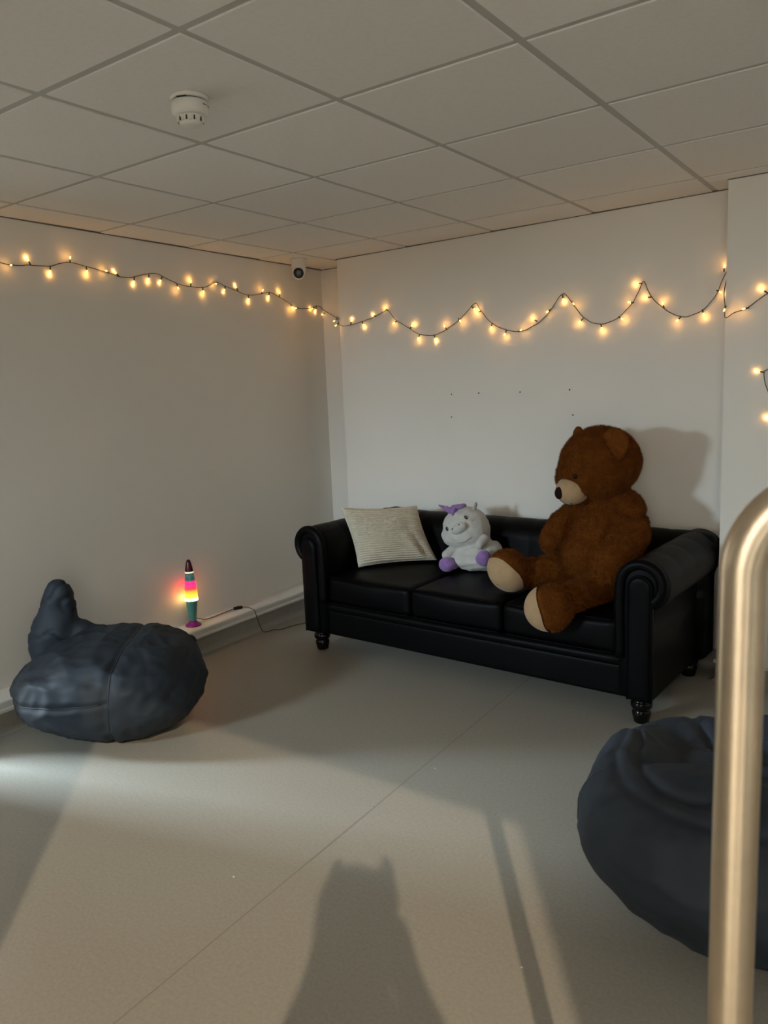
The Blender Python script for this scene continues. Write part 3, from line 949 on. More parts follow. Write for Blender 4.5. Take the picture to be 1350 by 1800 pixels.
lathe('cap', [(0.0248, 0.329), (0.0246, 0.332), (0.020, 0.358), (0.0145, 0.383), (0.011, 0.394), (0.006, 0.3995), (0.001, 0.401)], MT['maroon'], lamp, 36)
# its cord and inline switch
lx, ly, lz = lamp.location
cpts = [(lx + 0.010, ly + 0.018, lz + 0.060), (-3.585, 3.00, 0.175), (-3.575, 3.05, 0.156), (-3.570, 3.10, 0.154), (-3.575, 3.17, 0.1545), (-3.585, 3.25, 0.1535), (-3.578, 3.290, 0.159)]
cpts2 = [(-3.556, 3.345, 0.159), (-3.525, 3.365, 0.156), (-3.485, 3.360, 0.152), (-3.453, 3.352, 0.145), (-3.443, 3.356, 0.105), (-3.436, 3.372, 0.045), (-3.424, 3.385, 0.006),
         (-3.405, 3.410, 0.003), (-3.395, 3.455, 0.003), (-3.360, 3.480, 0.003), (-3.345, 3.575, 0.003), (-3.300, 3.69, 0.003), (-3.245, 3.835, 0.003), (-3.20, 3.98, 0.003), (-3.15, 4.08, 0.02)]
loc0 = Vector(lamp.location)
tube('cord', catmull([Vector(p) - loc0 for p in cpts], 5), 0.0021, MT['cord'], lamp, 6)
tube('cord', catmull([Vector(p) - loc0 for p in cpts2], 5), 0.0021, MT['cord'], lamp, 6)
sw = rounded_box('inline_switch', Vector((-3.567, 3.318, 0.160)) - loc0, (0.019, 0.058, 0.017), 0.004, MT['black'], lamp, 6, rot=Matrix.Rotation(math.radians(-22), 3, 'Z'))
rounded_box('rocker', Vector((-3.567, 3.318, 0.169)) - loc0, (0.009, 0.016, 0.004), 0.0015, MT['cord'], sw, 4, rot=Matrix.Rotation(math.radians(-22), 3, 'Z'))

# ------------------------------------------------------------------ bean bags
def bag_mesh(name, shape, nu=190, nv=110):
    V, F = [], []
    for j in range(nv + 1):
        ph = -PI / 2 + PI * j / nv
        for i in range(nu):
            th = 2 * PI * i / nu
            V.append(shape(Vector((math.cos(ph) * math.cos(th), math.cos(ph) * math.sin(th), math.sin(ph)))))
    for j in range(nv):
        for i in range(nu):
            F.append((j * nu + i, j * nu + (i + 1) % nu, (j + 1) * nu + (i + 1) % nu, (j + 1) * nu + i))
    return V, F

def sgnpow(x, e): return math.copysign(abs(x) ** e, x)
def ridged(p): return 1 - abs(noise.noise(p)) * 2

def surf_path(V, F, rays, lift=0.001):
    bvh = BVHTree.FromPolygons([tuple(v) for v in V], F)
    out = []
    for o, d in rays:
        o, d = Vector(o), Vector(d).normalized()
        hit = bvh.ray_cast(o + d * 2.0, -d)
        if hit[0] is not None: out.append(hit[0] + d * lift)
    return out

# the slumped one by the left wall; local x runs along its length, y away from the room
bag1 = empty('bean_bag', (-3.02, 2.005, 0.0), math.radians(34))
tag(bag1, 'slumped charcoal bean bag with its neck flopped up against the left wall', 'bean bag')
def shape1(u):
    e = 0.78
    x, y, z = sgnpow(u.x, e), sgnpow(u.y, e), sgnpow(u.z, 0.85)
    ax = 0.425
    px = ax * x
    k = px / ax
    hz = 0.222 + 0.012 * k - 0.05 * max(0, -k) ** 2
    py = (0.335 - 0.03 * k * k) * y
    pz = 0.215 + hz * z
    # lower side bulges, sits flat on the floor
    if u.z < 0: py *= 1 + 0.05 * u.z; px *= 1 + 0.10 * u.z
    if pz < 0.05: pz = 0.05 * math.exp((pz - 0.05) / 0.05) if pz < 0.05 else pz
    pz -= 0.0
    # right end drawn in at the top, left end drooping
    pz += 0.10 * max(0, u.z) * (py + 0.10) * (1 if py > -0.10 else 0)
    p = Vector((px, py, pz))
    q = p * 1.0
    d = 0.012 * noise.noise(q * 4.2 + Vector((3, 1, 2))) + 0.006 - 0.026 * abs(noise.noise(Vector((q.x * 5.0, q.y * 5.0, q.z * 7.0)) + Vector((6, 2, 4)))) - 0.012 * abs(noise.noise(q * 13 + Vector((1, 9, 4))))
    f = ridged(Vector((q.x * 2.6, q.y * 2.6, q.z * 6)) + Vector((1, 7, 3)))
    d -= 0.004 * max(0.0, f - 0.80) / 0.20 * (0.4 + 0.6 * max(0, -k))
    f2 = ridged(Vector((q.x * 5, q.y * 3, q.z * 3)) + Vector((9, 2, 5)))
    d -= 0.003 * max(0.0, f2 - 0.85) / 0.15
    # pinched seams
    d -= 0.010 * math.exp(-((p.x - 0.09 - 0.10 * (p.z - 0.2)) / 0.016) ** 2)
    if p.x < 0.1 and p.y < 0.1: d -= 0.010 * math.exp(-((p.z - 0.235 - 0.06 * p.x) / 0.014) ** 2)
    n = Vector((u.x / 0.45, u.y / 0.34, u.z / 0.23)).normalized()
    if p.z < 0.03: d *= 0.15
    r = p + n * d
    r.z = max(r.z, 0.002 + 0.002 * (1 + u.z))
    return r
V1, F1 = bag_mesh('body', shape1)
b1 = mk('body', V1, F1, MT['bag'], bag1)
s1 = surf_path(V1, F1, [((0.10 + 0.10 * (0.2 * math.sin(a)), 0, 0.215), (0.0, -math.cos(a), math.sin(a))) for a in np.linspace(-0.75, 2.6, 60)])
tube('seam', s1, 0.0028, MT['bag_seam'], b1, 6)
s2 = surf_path(V1, F1, [((0, 0, 0.235), (math.cos(a), math.sin(a), 0.06 * math.cos(a))) for a in np.linspace(-PI + 0.15, -PI / 2 + 0.22, 40)])
tube('seam', s2, 0.0028, MT['bag_seam'], b1, 6)
s3 = surf_path(V1, F1, [((0.36, 0, 0.215), (0.08, -math.cos(a), math.sin(a))) for a in np.linspace(0.55, 1.5, 24)])
tube('seam', s3, 0.0024, MT['bag_seam'], b1, 6)
def neckfn(p, n):
    d = 0.008 * noise.noise(p * 9) + 0.005 * noise.noise(p * 19)
    f = ridged(p * 9 + Vector((2, 2, 2)))
    return p + n * (d - 0.012 * max(0, f - 0.75) / 0.25)
nk = Matrix.Rotation(math.radians(8), 3, 'Y') @ Matrix.Rotation(math.radians(-10), 3, 'X')
neck = soft('neck_flap', [((-0.275, 0.12, 0.505), (0.090, 0.060, 0.175), nk), ((-0.300, 0.11, 0.40), (0.115, 0.085, 0.17), nk), ((-0.255, 0.115, 0.600), (0.072, 0.050, 0.085), nk),
             ((-0.20, 0.14, 0.38), (0.13, 0.08, 0.10)), ((-0.04, 0.14, 0.375), (0.22, 0.10, 0.075)), ((0.16, 0.12, 0.36), (0.22, 0.10, 0.075))], MT['bag'], bag1, 0.012, 10, neckfn)

# the round one in the right foreground
bag2 = empty('bean_bag', (-0.375, 2.195, 0.0), math.radians(10))
tag(bag2, 'round dark charcoal bean bag with a dented top in the right foreground', 'bean bag')
def shape2(u):
    e = 0.86
    x, y, z = sgnpow(u.x, e), sgnpow(u.y, e), sgnpow(u.z, 0.8)
    px, py = 0.456 * x, 0.456 * y
    pz = 0.235 + 0.255 * z
    if u.z < 0:
        s = 1 + 0.20 * u.z
        px *= s; py *= s
    else:
        s = 1 - 0.10 * u.z ** 2
        px *= s; py *= s
    # rear right rises as a loose backrest, seat hollow in the middle
    pz += 0.55 * max(0, u.z) * max(0, px * 0.85 + py * 0.5 - 0.12)
    def ss(a, b, t):
        t = min(1, max(0, (t - a) / (b - a))); return t * t * (3 - 2 * t)
    if u.z > 0:
        yl = py + 0.10 * px + 0.012 * math.sin(px * 14)
        pz -= 0.105 * ss(-0.17, -0.07, yl) * (1 - ss(0.10, 0.36, yl)) * (1 - ss(0.20, 0.36, abs(px - 0.02))) * min(1, u.z * 2)
    p = Vector((px, py, pz))
    d = 0.012 * noise.noise(p * 3.8 + Vector((5, 5, 1))) + 0.012 - (0.050 if u.z > 0 else 0.02) * abs(noise.noise(Vector((p.x * 3.6, p.y * 4.6, p.z * 4.0)) + Vector((2.3, 6, 1)))) - 0.012 * abs(noise.noise(p * 11 + Vector((3, 3, 8))))
    f = ridged(Vector((p.x * 1.7, p.y * 3.4, p.z * 2)) + Vector((4, 0.5, 8)))
    w = max(0, u.z + 0.15)
    d -= 0.034 * max(0.0, f - 0.78) / 0.22 * min(1, w * 1.3)
    f2 = ridged(Vector((p.x * 2.8, p.y * 1.6, p.z * 1.5)) + Vector((8, 3, 2)))
    d -= 0.020 * max(0.0, f2 - 0.82) / 0.18 * min(1, w)
    # rim seam around the top
    n = Vector((u.x / 0.45, u.y / 0.45, u.z / 0.3)).normalized()
    d -= 0.010 * math.exp(-((u.z - 0.62) / 0.03) ** 2)
    if p.z < 0.03: d *= 0.15
    r = p + n * d
    r.z = max(r.z, 0.002 + 0.002 * (1 + u.z))
    return r
V2, F2 = bag_mesh('body', shape2)
b2 = mk('body', V2, F2, MT['bag'], bag2)
for a0 in (-2.9, -0.6, 1.7):
    s = surf_path(V2, F2, [((0, 0, 0.2), (math.cos(a0) * math.cos(t), math.sin(a0) * math.cos(t), math.sin(t))) for t in np.linspace(-0.5, 0.5, 26)])
    if len(s) > 3: tube('seam', s, 0.0026, MT['bag_seam'], b2, 6)

# ------------------------------------------------------------------ string lights along the walls
CL= [(-3.57, 1.975, 2.142), (-3.571, 2.011, 2.138), (-3.573, 2.074, 2.133), (-3.576, 2.161, 2.141), (-3.579, 2.265, 2.149), (-3.581, 2.317, 2.165), (-3.583, 2.376, 2.179), (-3.585, 2.465, 2.168), (-3.589, 2.581, 2.154), (-3.592, 2.668, 2.137), (-3.594, 2.745, 2.139), (-3.595, 2.771, 2.145), (-3.598, 2.871, 2.171), (-3.6, 2.926, 2.177), (-3.602, 2.998, 2.155), (-3.605, 3.091, 2.132), (-3.608, 3.17, 2.127), (-3.611, 3.263, 2.13), (-3.613, 3.328, 2.149), (-3.614, 3.373, 2.171), (-3.617, 3.448, 2.156), (-3.62, 3.558, 2.132), (-3.623, 3.65, 2.116), (-3.627, 3.773, 2.133), (-3.629, 3.85, 2.149), (-3.633, 3.951, 2.125), (-3.636, 4.054, 2.09), (-3.638, 4.134, 2.065), (-3.642, 4.263, 2.07), (-3.644, 4.323, 2.09), (-3.646, 4.382, 2.093), (-3.637, 4.413, 2.067)]
BL= [((-3.573, 2.074, 2.133), (-3.573, 2.065, 2.131)), ((-3.576, 2.164, 2.143), (-3.576, 2.154, 2.17)), ((-3.579, 2.268, 2.147), (-3.579, 2.266, 2.119)), ((-3.583, 2.381, 2.179), (-3.583, 2.377, 2.189)), ((-3.586, 2.472, 2.167), (-3.586, 2.473, 2.143)), ((-3.59, 2.606, 2.153), (-3.589, 2.59, 2.155)), ((-3.592, 2.669, 2.138), (-3.591, 2.648, 2.163)), ((-3.595, 2.769, 2.142), (-3.595, 2.766, 2.113)), ((-3.598, 2.87, 2.166), (-3.598, 2.867, 2.139)), ((-3.601, 2.961, 2.162), (-3.601, 2.949, 2.134)), ((-3.605, 3.066, 2.132), (-3.604, 3.064, 2.115)), ((-3.608, 3.171, 2.13), (-3.608, 3.171, 2.153)), ((-3.611, 3.263, 2.13), (-3.611, 3.266, 2.106)), ((-3.615, 3.391, 2.158), (-3.614, 3.372, 2.159)), ((-3.617, 3.454, 2.154), (-3.617, 3.445, 2.125)), ((-3.62, 3.559, 2.136), (-3.62, 3.548, 2.165)), ((-3.623, 3.65, 2.114), (-3.623, 3.655, 2.087)), ((-3.627, 3.773, 2.132), (-3.627, 3.774, 2.145)), ((-3.629, 3.85, 2.146), (-3.629, 3.847, 2.117)), ((-3.633, 3.951, 2.128), (-3.633, 3.953, 2.152)), ((-3.636, 4.062, 2.085), (-3.636, 4.06, 2.068)), ((-3.638, 4.137, 2.065), (-3.638, 4.112, 2.064)), ((-3.644, 4.316, 2.08), (-3.643, 4.289, 2.073)), ((-3.645, 4.337, 2.089), (-3.645, 4.335, 2.06)), ((-3.631, 4.413, 2.048), (-3.654, 4.413, 2.041))]
CB= [(-3.309, 4.154, 1.929), (-3.262, 4.153, 1.915), (-3.192, 4.15, 1.919), (-3.097, 4.147, 1.932), (-3.016, 4.144, 1.949), (-2.924, 4.14, 1.976), (-2.89, 4.139, 1.983), (-2.837, 4.137, 1.923), (-2.764, 4.134, 1.878), (-2.705, 4.132, 1.844), (-2.657, 4.131, 1.817), (-2.598, 4.128, 1.805), (-2.539, 4.126, 1.804), (-2.457, 4.123, 1.828), (-2.358, 4.12, 1.881), (-2.297, 4.117, 1.931), (-2.263, 4.116, 1.959), (-2.242, 4.115, 1.959), (-2.211, 4.114, 1.914), (-2.149, 4.112, 1.845), (-2.056, 4.109, 1.796), (-1.964, 4.105, 1.78), (-1.885, 4.102, 1.8), (-1.836, 4.101, 1.827), (-1.778, 4.098, 1.877), (-1.73, 4.097, 1.937), (-1.702, 4.096, 1.957), (-1.683, 4.095, 1.949), (-1.643, 4.093, 1.898), (-1.593, 4.092, 1.831), (-1.539, 4.09, 1.792), (-1.486, 4.088, 1.781), (-1.434, 4.086, 1.789), (-1.383, 4.084, 1.813), (-1.324, 4.082, 1.871), (-1.292, 4.081, 1.923), (-1.272, 4.08, 1.964), (-1.259, 4.079, 1.967), (-1.243, 4.079, 1.926), (-1.218, 4.078, 1.884), (-1.161, 4.076, 1.829), (-1.106, 4.074, 1.791), (-1.059, 4.072, 1.78), (-1.014, 4.07, 1.787), (-0.969, 4.069, 1.809), (-0.925, 4.067, 1.854), (-0.904, 4.066, 1.889), (-0.891, 4.066, 1.932), (-0.878, 4.065, 1.956)]
BB= [((-3.317, 4.155, 1.967), (-3.32, 4.155, 1.963)), ((-3.302, 4.154, 1.937), (-3.308, 4.154, 1.931)), ((-3.2, 4.15, 1.922), (-3.198, 4.15, 1.953)), ((-3.102, 4.147, 1.932), (-3.095, 4.147, 1.905)), ((-2.99, 4.143, 1.953), (-3.018, 4.144, 1.967)), ((-2.89, 4.139, 1.981), (-2.907, 4.14, 1.995)), ((-2.82, 4.137, 1.912), (-2.838, 4.137, 1.902)), ((-2.724, 4.133, 1.855), (-2.706, 4.132, 1.873)), ((-2.652, 4.13, 1.815), (-2.658, 4.131, 1.796)), ((-2.544, 4.126, 1.802), (-2.538, 4.126, 1.773)), ((-2.452, 4.123, 1.828), (-2.459, 4.123, 1.843)), ((-2.367, 4.12, 1.886), (-2.354, 4.119, 1.874)), ((-2.275, 4.117, 1.945), (-2.256, 4.116, 1.929)), ((-2.211, 4.114, 1.914), (-2.228, 4.115, 1.91)), ((-2.142, 4.112, 1.839), (-2.145, 4.112, 1.818)), ((-2.05, 4.108, 1.792), (-2.054, 4.109, 1.775)), ((-1.971, 4.105, 1.781), (-1.96, 4.105, 1.783)), ((-1.857, 4.101, 1.826), (-1.878, 4.102, 1.838)), ((-1.774, 4.098, 1.883), (-1.778, 4.098, 1.879)), ((-1.706, 4.096, 1.951), (-1.7, 4.096, 1.925)), ((-1.654, 4.094, 1.911), (-1.643, 4.093, 1.903)), ((-1.587, 4.091, 1.818), (-1.603, 4.092, 1.804)), ((-1.489, 4.088, 1.779), (-1.484, 4.088, 1.757)), ((-1.394, 4.084, 1.809), (-1.377, 4.084, 1.799)), ((-1.314, 4.081, 1.873), (-1.322, 4.082, 1.874)), ((-1.272, 4.08, 1.964), (-1.298, 4.081, 1.965)), ((-1.226, 4.078, 1.891), (-1.25, 4.079, 1.892)), ((-1.161, 4.076, 1.83), (-1.165, 4.076, 1.849)), ((-1.078, 4.073, 1.781), (-1.088, 4.073, 1.769)), ((-0.976, 4.069, 1.806), (-0.97, 4.069, 1.785)), ((-0.912, 4.067, 1.89), (-0.897, 4.066, 1.881)), ((-0.882, 4.066, 1.974), (-0.879, 4.066, 1.991))]
CP= [(-0.831, 3.873, 1.789), (-0.828, 3.873, 1.743), (-0.791, 3.873, 1.764), (-0.738, 3.873, 1.78), (-0.692, 3.873, 1.811), (-0.648, 3.873, 1.84), (-0.566, 3.873, 1.859)]
BP= [((-0.828, 3.873, 1.796), (-0.829, 3.873, 1.789)), ((-0.732, 3.873, 1.781), (-0.739, 3.873, 1.779)), ((-0.657, 3.873, 1.837), (-0.677, 3.873, 1.854))]
CP2= [(-0.556, 3.873, 1.557), (-0.644, 3.873, 1.504), (-0.66, 3.873, 1.492), (-0.655, 3.873, 1.45), (-0.641, 3.873, 1.407), (-0.609, 3.873, 1.321), (-0.572, 3.873, 1.277)]
BP2= [((-0.66, 3.873, 1.492), (-0.692, 3.873, 1.499)), ((-0.608, 3.873, 1.292), (-0.637, 3.873, 1.29))]
for k in range(1, 9):      # the string goes on towards the photographer, past the edge of the picture
    CL.insert(0, (wlx(1.975 - 0.065 * k) + 0.012, 1.975 - 0.065 * k, 2.142 + 0.014 * math.sin(k * 1.3)))
for k in (1.2, 3.0, 4.6, 6.4, 7.8):
    yk = 1.975 - 0.065 * k; zk = 2.142 + 0.014 * math.sin(k * 1.3); dz = 0.024 if int(k) % 2 else -0.024
    BL.append(((wlx(yk) + 0.012, yk, zk), (wlx(yk) + 0.012, yk - 0.004, zk + dz)))
CP += [(-0.470, 3.873, 1.868), (-0.405, 3.873, 1.790), (-0.455, 3.873, 1.640)] + CP2 + [(-0.500, 3.873, 1.262), (-0.420, 3.873, 1.300), (-0.340, 3.873, 1.385), (-0.25, 3.873, 1.42)]
BP += [((-0.500, 3.873, 1.866), (-0.503, 3.873, 1.889)), ((-0.408, 3.873, 1.77), (-0.383, 3.873, 1.765)), ((-0.470, 3.873, 1.275), (-0.475, 3.873, 1.250)), ((-0.345, 3.873, 1.38), (-0.362, 3.873, 1.398))]
lights = empty('string_lights', CL[0])
tag(lights, 'dark green string of warm fairy lights looped along the walls below the ceiling', 'string lights')
o0 = Vector(CL[0])
def wig(P, amp=0.0025):
    out = []
    for k, p in enumerate(P):
        out.append(p + Vector((noise.noise(p * 23), noise.noise(p * 23 + Vector((9, 0, 0))), noise.noise(p * 23 + Vector((0, 7, 0))))) * amp)
    return out
turn = [(BX0 - 0.012, 4.140, 1.985), (BX0 - 0.010, 4.150, 1.955)]
cab1 = CL + [(-3.44, 4.33, 1.985), (-3.345, 4.19, 1.985), (BX0 - 0.004, wby(BX0) - 0.010, 1.955)] + CB + \
       [(PIER_X - 0.022, 4.055, 1.995), (PIER_X - 0.012, 3.98, 1.95), (PIER_X - 0.012, 3.90, 1.86)] + CP
tube('cable', wig(catmull([Vector(p) - o0 for p in cab1], 6)), 0.0021, MT['cable'], lights, 6)
b = bmesh.new()
bmesh.ops.create_cone(b, cap_ends=True, segments=8, radius1=0.0036, radius2=0.0031, depth=0.019, matrix=Matrix.Translation((0, 0, 0.0085)))
sock_me = bpy.data.meshes.new('lamp_socket'); b.to_mesh(sock_me); b.free(); sock_me.materials.append(MT['cable'])
b = bmesh.new()
bmesh.ops.create_cone(b, cap_ends=True, segments=10, radius1=0.0028, radius2=0.0039, depth=0.011, matrix=Matrix.Translation((0, 0, 0.0235)))
bmesh.ops.create_icosphere(b, subdivisions=2, radius=0.0039, matrix=Matrix.Translation((0, 0, 0.029)))
bulb_me = bpy.data.meshes.new('bulb'); b.to_mesh(bulb_me); b.free(); bulb_me.materials.append(MT['bulb'])
bulb_light = bpy.data.lights.new('fairy_bulb', 'POINT')
bulb_light.energy = 0.040; bulb_light.color = (1.0, 0.46, 0.10); bulb_light.shadow_soft_size = 0.004
rng = random.Random(5)
def bulb(a, t, out):
    a, t, out = Vector(a), Vector(t), Vector(out)
    d = t - a
    L = d.length
    # a bulb that looks short in the photograph points out into the room
    dirv = (d.normalized() if L > 1e-4 else Vector((0, 0, 1))) + out * max(-0.25, (0.026 - L) / 0.020)
    s = bpy.data.objects.new('lamp_socket', sock_me); COL.objects.link(s); s.parent = lights
    s.matrix_local = Matrix.Translation(a - o0) @ frame_of(dirv, Vector((0.3, 0.2, 0.9))).to_4x4()
    g = bpy.data.objects.new('bulb', bulb_me); COL.objects.link(g); g.parent = s
    l = bpy.data.objects.new('bulb_light', bulb_light); COL.objects.link(l); l.parent = s
    l.location = (0, 0, 0.038)
for a, t in BL: bulb(a, t, (1, 0.03, 0))
for a, t in BB: bulb(a, t, (0, -1, 0))
for a, t in BP + BP2: bulb(a, t, (0, -1, 0))

# ------------------------------------------------------------------ smoke detector
sd = empty('smoke_detector', (-1.835, 1.661, CEIL))
tag(sd, 'white round smoke detector on a ceiling tile', 'smoke detector')
lathe('base', [(0.054, 0.0), (0.056, -0.003), (0.056, -0.010), (0.051, -0.013)], MT['white_pl'], sd, 48)
lathe('gap', [(0.049, -0.012), (0.049, -0.018)], MT['slot'], sd, 40)
lathe('housing', [(0.0525, -0.0165), (0.0545, -0.019), (0.0545, -0.038), (0.051, -0.047), (0.044, -0.053), (0.040, -0.054)], MT['white_pl'], sd, 48)
lathe('chamber', [(0.0385, -0.053), (0.0375, -0.058), (0.033, -0.072), (0.031, -0.076), (0.026, -0.079), (0.012, -0.0805), (0.001, -0.081)], MT['white_pl'], sd, 48)
for k in range(10):
    a = 2 * PI * k / 10 + 0.2
    rr = 0.0360
    rib = rounded_box('vent_slot', (rr * math.cos(a), rr * math.sin(a), -0.065), (0.004, 0.0045, 0.013), 0.0015, MT['slot'], sd, 2, rot=Matrix.Rotation(a, 3, 'Z'))
    a2 = a + PI / 10
    rounded_box('fin', (0.0375 * math.cos(a2), 0.0375 * math.sin(a2), -0.064), (0.006, 0.009, 0.018), 0.002, MT['white_pl'], sd, 2, rot=Matrix.Rotation(a2, 3, 'Z'))
tc_ = Vector((0.4, -0.9, 0)).normalized()
rounded_box('dark_slit', (-0.0500 * -tc_.x + 0.0, 0.0505 * tc_.y, -0.0148), (0.030, 0.006, 0.0045), 0.001, MT['black'], sd, 3, rot=Matrix.Rotation(math.atan2(tc_.y, tc_.x) + PI / 2, 3, 'Z'))
for a in (0.15, 0.55):
    rounded_box('label_mark', (0.0546 * math.cos(a), 0.0546 * math.sin(a), -0.030), (0.001, 0.016, 0.002), 0.0004, MT['slot'], sd, 2, rot=Matrix.Rotation(a, 3, 'Z'))

# ------------------------------------------------------------------ security camera in the corner
cc = empty('security_camera', (-3.462, 3.965, CEIL))
tag(cc, 'white security camera with round black lens hanging in the ceiling corner', 'security camera')
lathe('mount', [(0.054, 0.0), (0.054, -0.008), (0.048, -0.012), (0.047, -0.070), (0.044, -0.085), (0.036, -0.094), (0.02, -0.098), (0.001, -0.099)], MT['white_pl'], cc, 40)
look = Vector((3.2, -3.9, -0.75)).normalized()
hr = frame_of(look)
hc = Vector((0.004, -0.008, -0.088))
def along(prof, name, mat):
    V, F = [], []
    seg = 36
    for r, z in prof:
        for k in range(seg):
            a = 2 * PI * k / seg
            V.append(hc + hr @ Vector((r * math.cos(a), r * math.sin(a), z)))
    for i in range(len(prof) - 1):
        for k in range(seg): F.append((i * seg + k, i * seg + (k + 1) % seg, (i + 1) * seg + (k + 1) % seg, (i + 1) * seg + k))
    F.append(tuple(range(seg))[::-1]); F.append(tuple((len(prof) - 1) * seg + k for k in range(seg)))
    return mk(name, V, F, mat, cc)
along([(0.025, -0.030), (0.036, -0.018), (0.041, 0.0), (0.041, 0.028), (0.0395, 0.032), (0.034, 0.033)], 'head', MT['white_pl'])
along([(0.0335, 0.0320), (0.033, 0.0350), (0.028, 0.0375), (0.012, 0.0385), (0.002, 0.0386)], 'lens_face', MT['black'])

# ------------------------------------------------------------------ tubular handrail in the right foreground
RX, RY, RTOP, RRAD = -0.1355, 0.728, 1.383, 0.0201
rail_e = empty('handrail', (RX, RY, 0.0))
tag(rail_e, 'blurred brass-coloured tubular handrail with rounded corner in the right foreground', 'handrail')
BR = 0.076
rl = 0.95
rd = Vector((0.93, 0.37, 0)).normalized()
pts = [Vector((0, 0, z)) for z in np.linspace(0.012, RTOP - BR, 10)]
pts += [rd * (BR - BR * math.cos(a)) + Vector((0, 0, RTOP - BR + BR * math.sin(a))) for a in np.linspace(0.1, PI / 2, 14)]
pts += [rd * t + Vector((0, 0, RTOP)) for t in np.linspace(BR + 0.05, rl - BR - 0.05, 6)]
pts += [rd * (rl - BR + BR * math.sin(a)) + Vector((0, 0, RTOP - BR + BR * math.cos(a))) for a in np.linspace(0, PI / 2 - 0.1, 14)]
pts += [rd * rl + Vector((0, 0, z)) for z in np.linspace(RTOP - BR, 0.012, 10)]
tube('rail_tube', pts, RRAD, MT['steel'], rail_e, 28)
for q in (Vector((0, 0, 0)), rd * rl):
    lathe('floor_flange', [(0.052, 0.0), (0.053, 0.003), (0.052, 0.010), (0.040, 0.015), (0.024, 0.017), (0.0235, 0.022)], MT['steel'], rail_e, 32, q)

ellipsoid('paint_fleck', Vector((0.012, -0.0165, 0.838)), (0.0035, 0.0020, 0.008), MT['white_pl'], rail_e, None, 2)

# ------------------------------------------------------------------ the high lamp in the hall behind, real source of the floor shadows
hl = empty('hall_lamp', LAMP)
tag(hl, 'round hall spotlight high up behind the photographer', 'lamp')
aim = (Vector((-1.2, 1.6, 0.0)) - LAMP).normalized()
ar = frame_of(aim)
V, F = [], []
prof = [(0.03, -0.26), (0.06, -0.25), (0.075, -0.20), (0.085, -0.04), (0.12, 0.02), (0.118, 0.022), (0.08, -0.03)]
for r, z in prof:
    for k in range(28):
        a = 2 * PI * k / 28
        V.append(ar @ Vector((r * math.cos(a), r * math.sin(a), z - 0.06)))
for i in range(len(prof) - 1):
    for k in range(28): F.append((i * 28 + k, i * 28 + (k + 1) % 28, (i + 1) * 28 + (k + 1) % 28, (i + 1) * 28 + k))
mk('housing', V, F, MT['black'], hl)
ellipsoid('bulb', ar @ Vector((0, 0, -0.09)), (0.05, 0.05, 0.05), MT['bulb_lamp'], hl, None, 2)
add_light('hall_lamp_light', 'SPOT', LAMP + aim * 0.03, 2500, (1.0, 0.80, 0.56), target=LAMP + aim, spot_size=math.radians(44), spot_blend=0.5, shadow_soft_size=0.04)

# ------------------------------------------------------------------ the photographer (only the shadow shows in the picture)
man = empty('person', (0.250, -0.385, 0.0), math.radians(35.8))
man.scale = (1.0, 1.0, 1.03)
tag(man, 'person in dark clothes taking the photo, seen only as the shadow on the floor', 'person')
def skin_body(name, joints, edges, radii, mat, parent, root=0, sub=2):
    me = bpy.data.meshes.new(name + '_src')
    me.from_pydata(joints, edges, [])
    t = bpy.data.objects.new(name + '_src', me); COL.objects.link(t)
    sk = t.modifiers.new('skin', 'SKIN'); sk.use_smooth_shade = True
    for k, r in enumerate(radii):
        me.skin_vertices[0].data[k].radius = r if isinstance(r, tuple) else (r, r)
        me.skin_vertices[0].data[k].use_root = (k == root)
    ss = t.modifiers.new('sub', 'SUBSURF'); ss.levels = sub; ss.render_levels = sub
    out = bpy.data.meshes.new_from_object(t.evaluated_get(bpy.context.evaluated_depsgraph_get()))
    bpy.data.objects.remove(t); bpy.data.meshes.remove(me)
    return link(name, out, mat, parent)
J = [(0, 0, 0.92), (0, -0.01, 1.10), (0, -0.01, 1.28), (0, 0, 1.40), (0, 0.01, 1.47), (0, 0.02, 1.545),
     (-0.10, 0, 0.86), (-0.11, 0.01, 0.48), (-0.11, -0.02, 0.09), (-0.12, 0.10, 0.035), (0.10, 0, 0.86), (0.11, 0.01, 0.48), (0.11, -0.02, 0.09), (0.12, 0.10, 0.035),
     (-0.17, 0, 1.37), (-0.23, 0.03, 1.14), (-0.085, 0.26, 1.34), (-0.065, 0.345, 1.41), (0.17, 0, 1.37), (0.23, 0.03, 1.14), (0.085, 0.26, 1.34), (0.065, 0.345, 1.41)]
E_ = [(0, 1), (1, 2), (2, 3), (3, 4), (4, 5), (0, 6), (6, 7), (7, 8), (8, 9), (0, 10), (10, 11), (11, 12), (12, 13), (3, 14), (14, 15), (15, 16), (16, 17), (3, 18), (18, 19), (19, 20), (20, 21)]
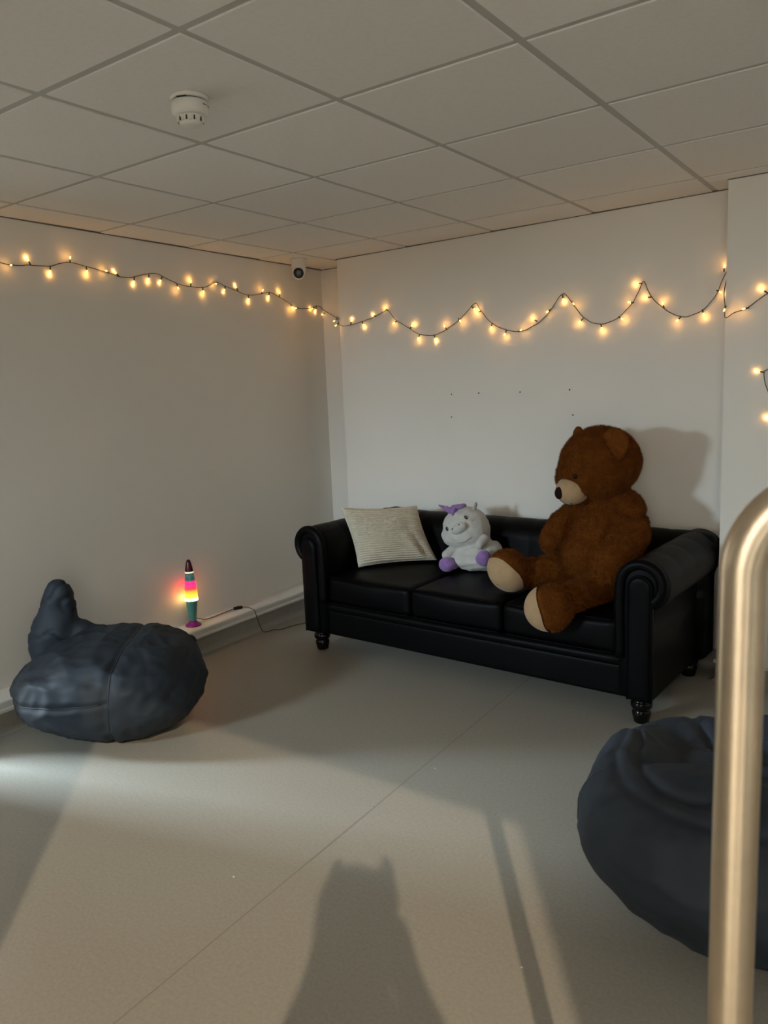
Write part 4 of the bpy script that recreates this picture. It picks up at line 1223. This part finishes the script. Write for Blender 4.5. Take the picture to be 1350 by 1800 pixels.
R_ = [(0.16, 0.11), (0.14, 0.10), (0.16, 0.11), (0.09, 0.075), 0.055, 0.05, 0.088, 0.058, 0.042, 0.038, 0.088, 0.058, 0.042, 0.038, 0.065, 0.046, 0.032, 0.03, 0.065, 0.046, 0.032, 0.03]
skin_body('body', J, E_, R_, MT['cloth'], man)
soft('head', [((0, 0.045, 1.60), (0.074, 0.090, 0.105)), ((0, 0.075, 1.55), (0.055, 0.06, 0.06)), ((0, 0.135, 1.585), (0.012, 0.02, 0.02)),
              ((-0.078, 0.04, 1.59), (0.01, 0.02, 0.03)), ((0.078, 0.04, 1.59), (0.01, 0.02, 0.03))], MT['skin'], man, 0.008, 3)
soft('hair', [((0, 0.02, 1.635), (0.083, 0.095, 0.085)), ((0, -0.025, 1.57), (0.078, 0.06, 0.10))], MT['cloth'], man, 0.008, 3)
for s in (-1, 1):
    W = Vector((s * 0.065, 0.345, 1.41))
    hj = [W, W + Vector((-s * 0.004, 0.035, 0.035))]
    he, hrad = [(0, 1)], [0.020, 0.026]
    for f in range(4):
        k = len(hj)
        z = 0.075 - f * 0.019
        hj += [W + Vector((s * -0.002, 0.05, z - 0.01)), W + Vector((s * 0.002, 0.075, z - 0.004)), W + Vector((-s * 0.022, 0.088 - 0.002 * f, z - 0.004))]
        he += [(1, k), (k, k + 1), (k + 1, k + 2)]; hrad += [0.010, 0.009, 0.008]
    k = len(hj)
    hj += [W + Vector((-s * 0.016, 0.035, 0.055)), W + Vector((-s * 0.028, 0.052, 0.075))]
    he += [(1, k), (k, k + 1)]; hrad += [0.010, 0.008]
    skin_body('hand', [tuple(q) for q in hj], he, hrad, MT['skin'], man, 1, 1)
phone = empty('phone', tuple(Vector(EYE) - fwd * 0.022))
tag(phone, 'dark phone held up by the person taking the photo', 'phone')
phone.matrix_world = Matrix.Translation(EYE - fwd * 0.022) @ Matrix((rgt, up, -fwd)).transposed().to_4x4()
rounded_box('phone_body', (-0.006, -0.067, 0), (0.072, 0.148, 0.009), 0.004, MT['black'], phone, 6)
lathe('lens_ring', [(0.008, -0.0070), (0.0085, -0.0068), (0.0085, -0.004)], MT['slot'], phone, 20)
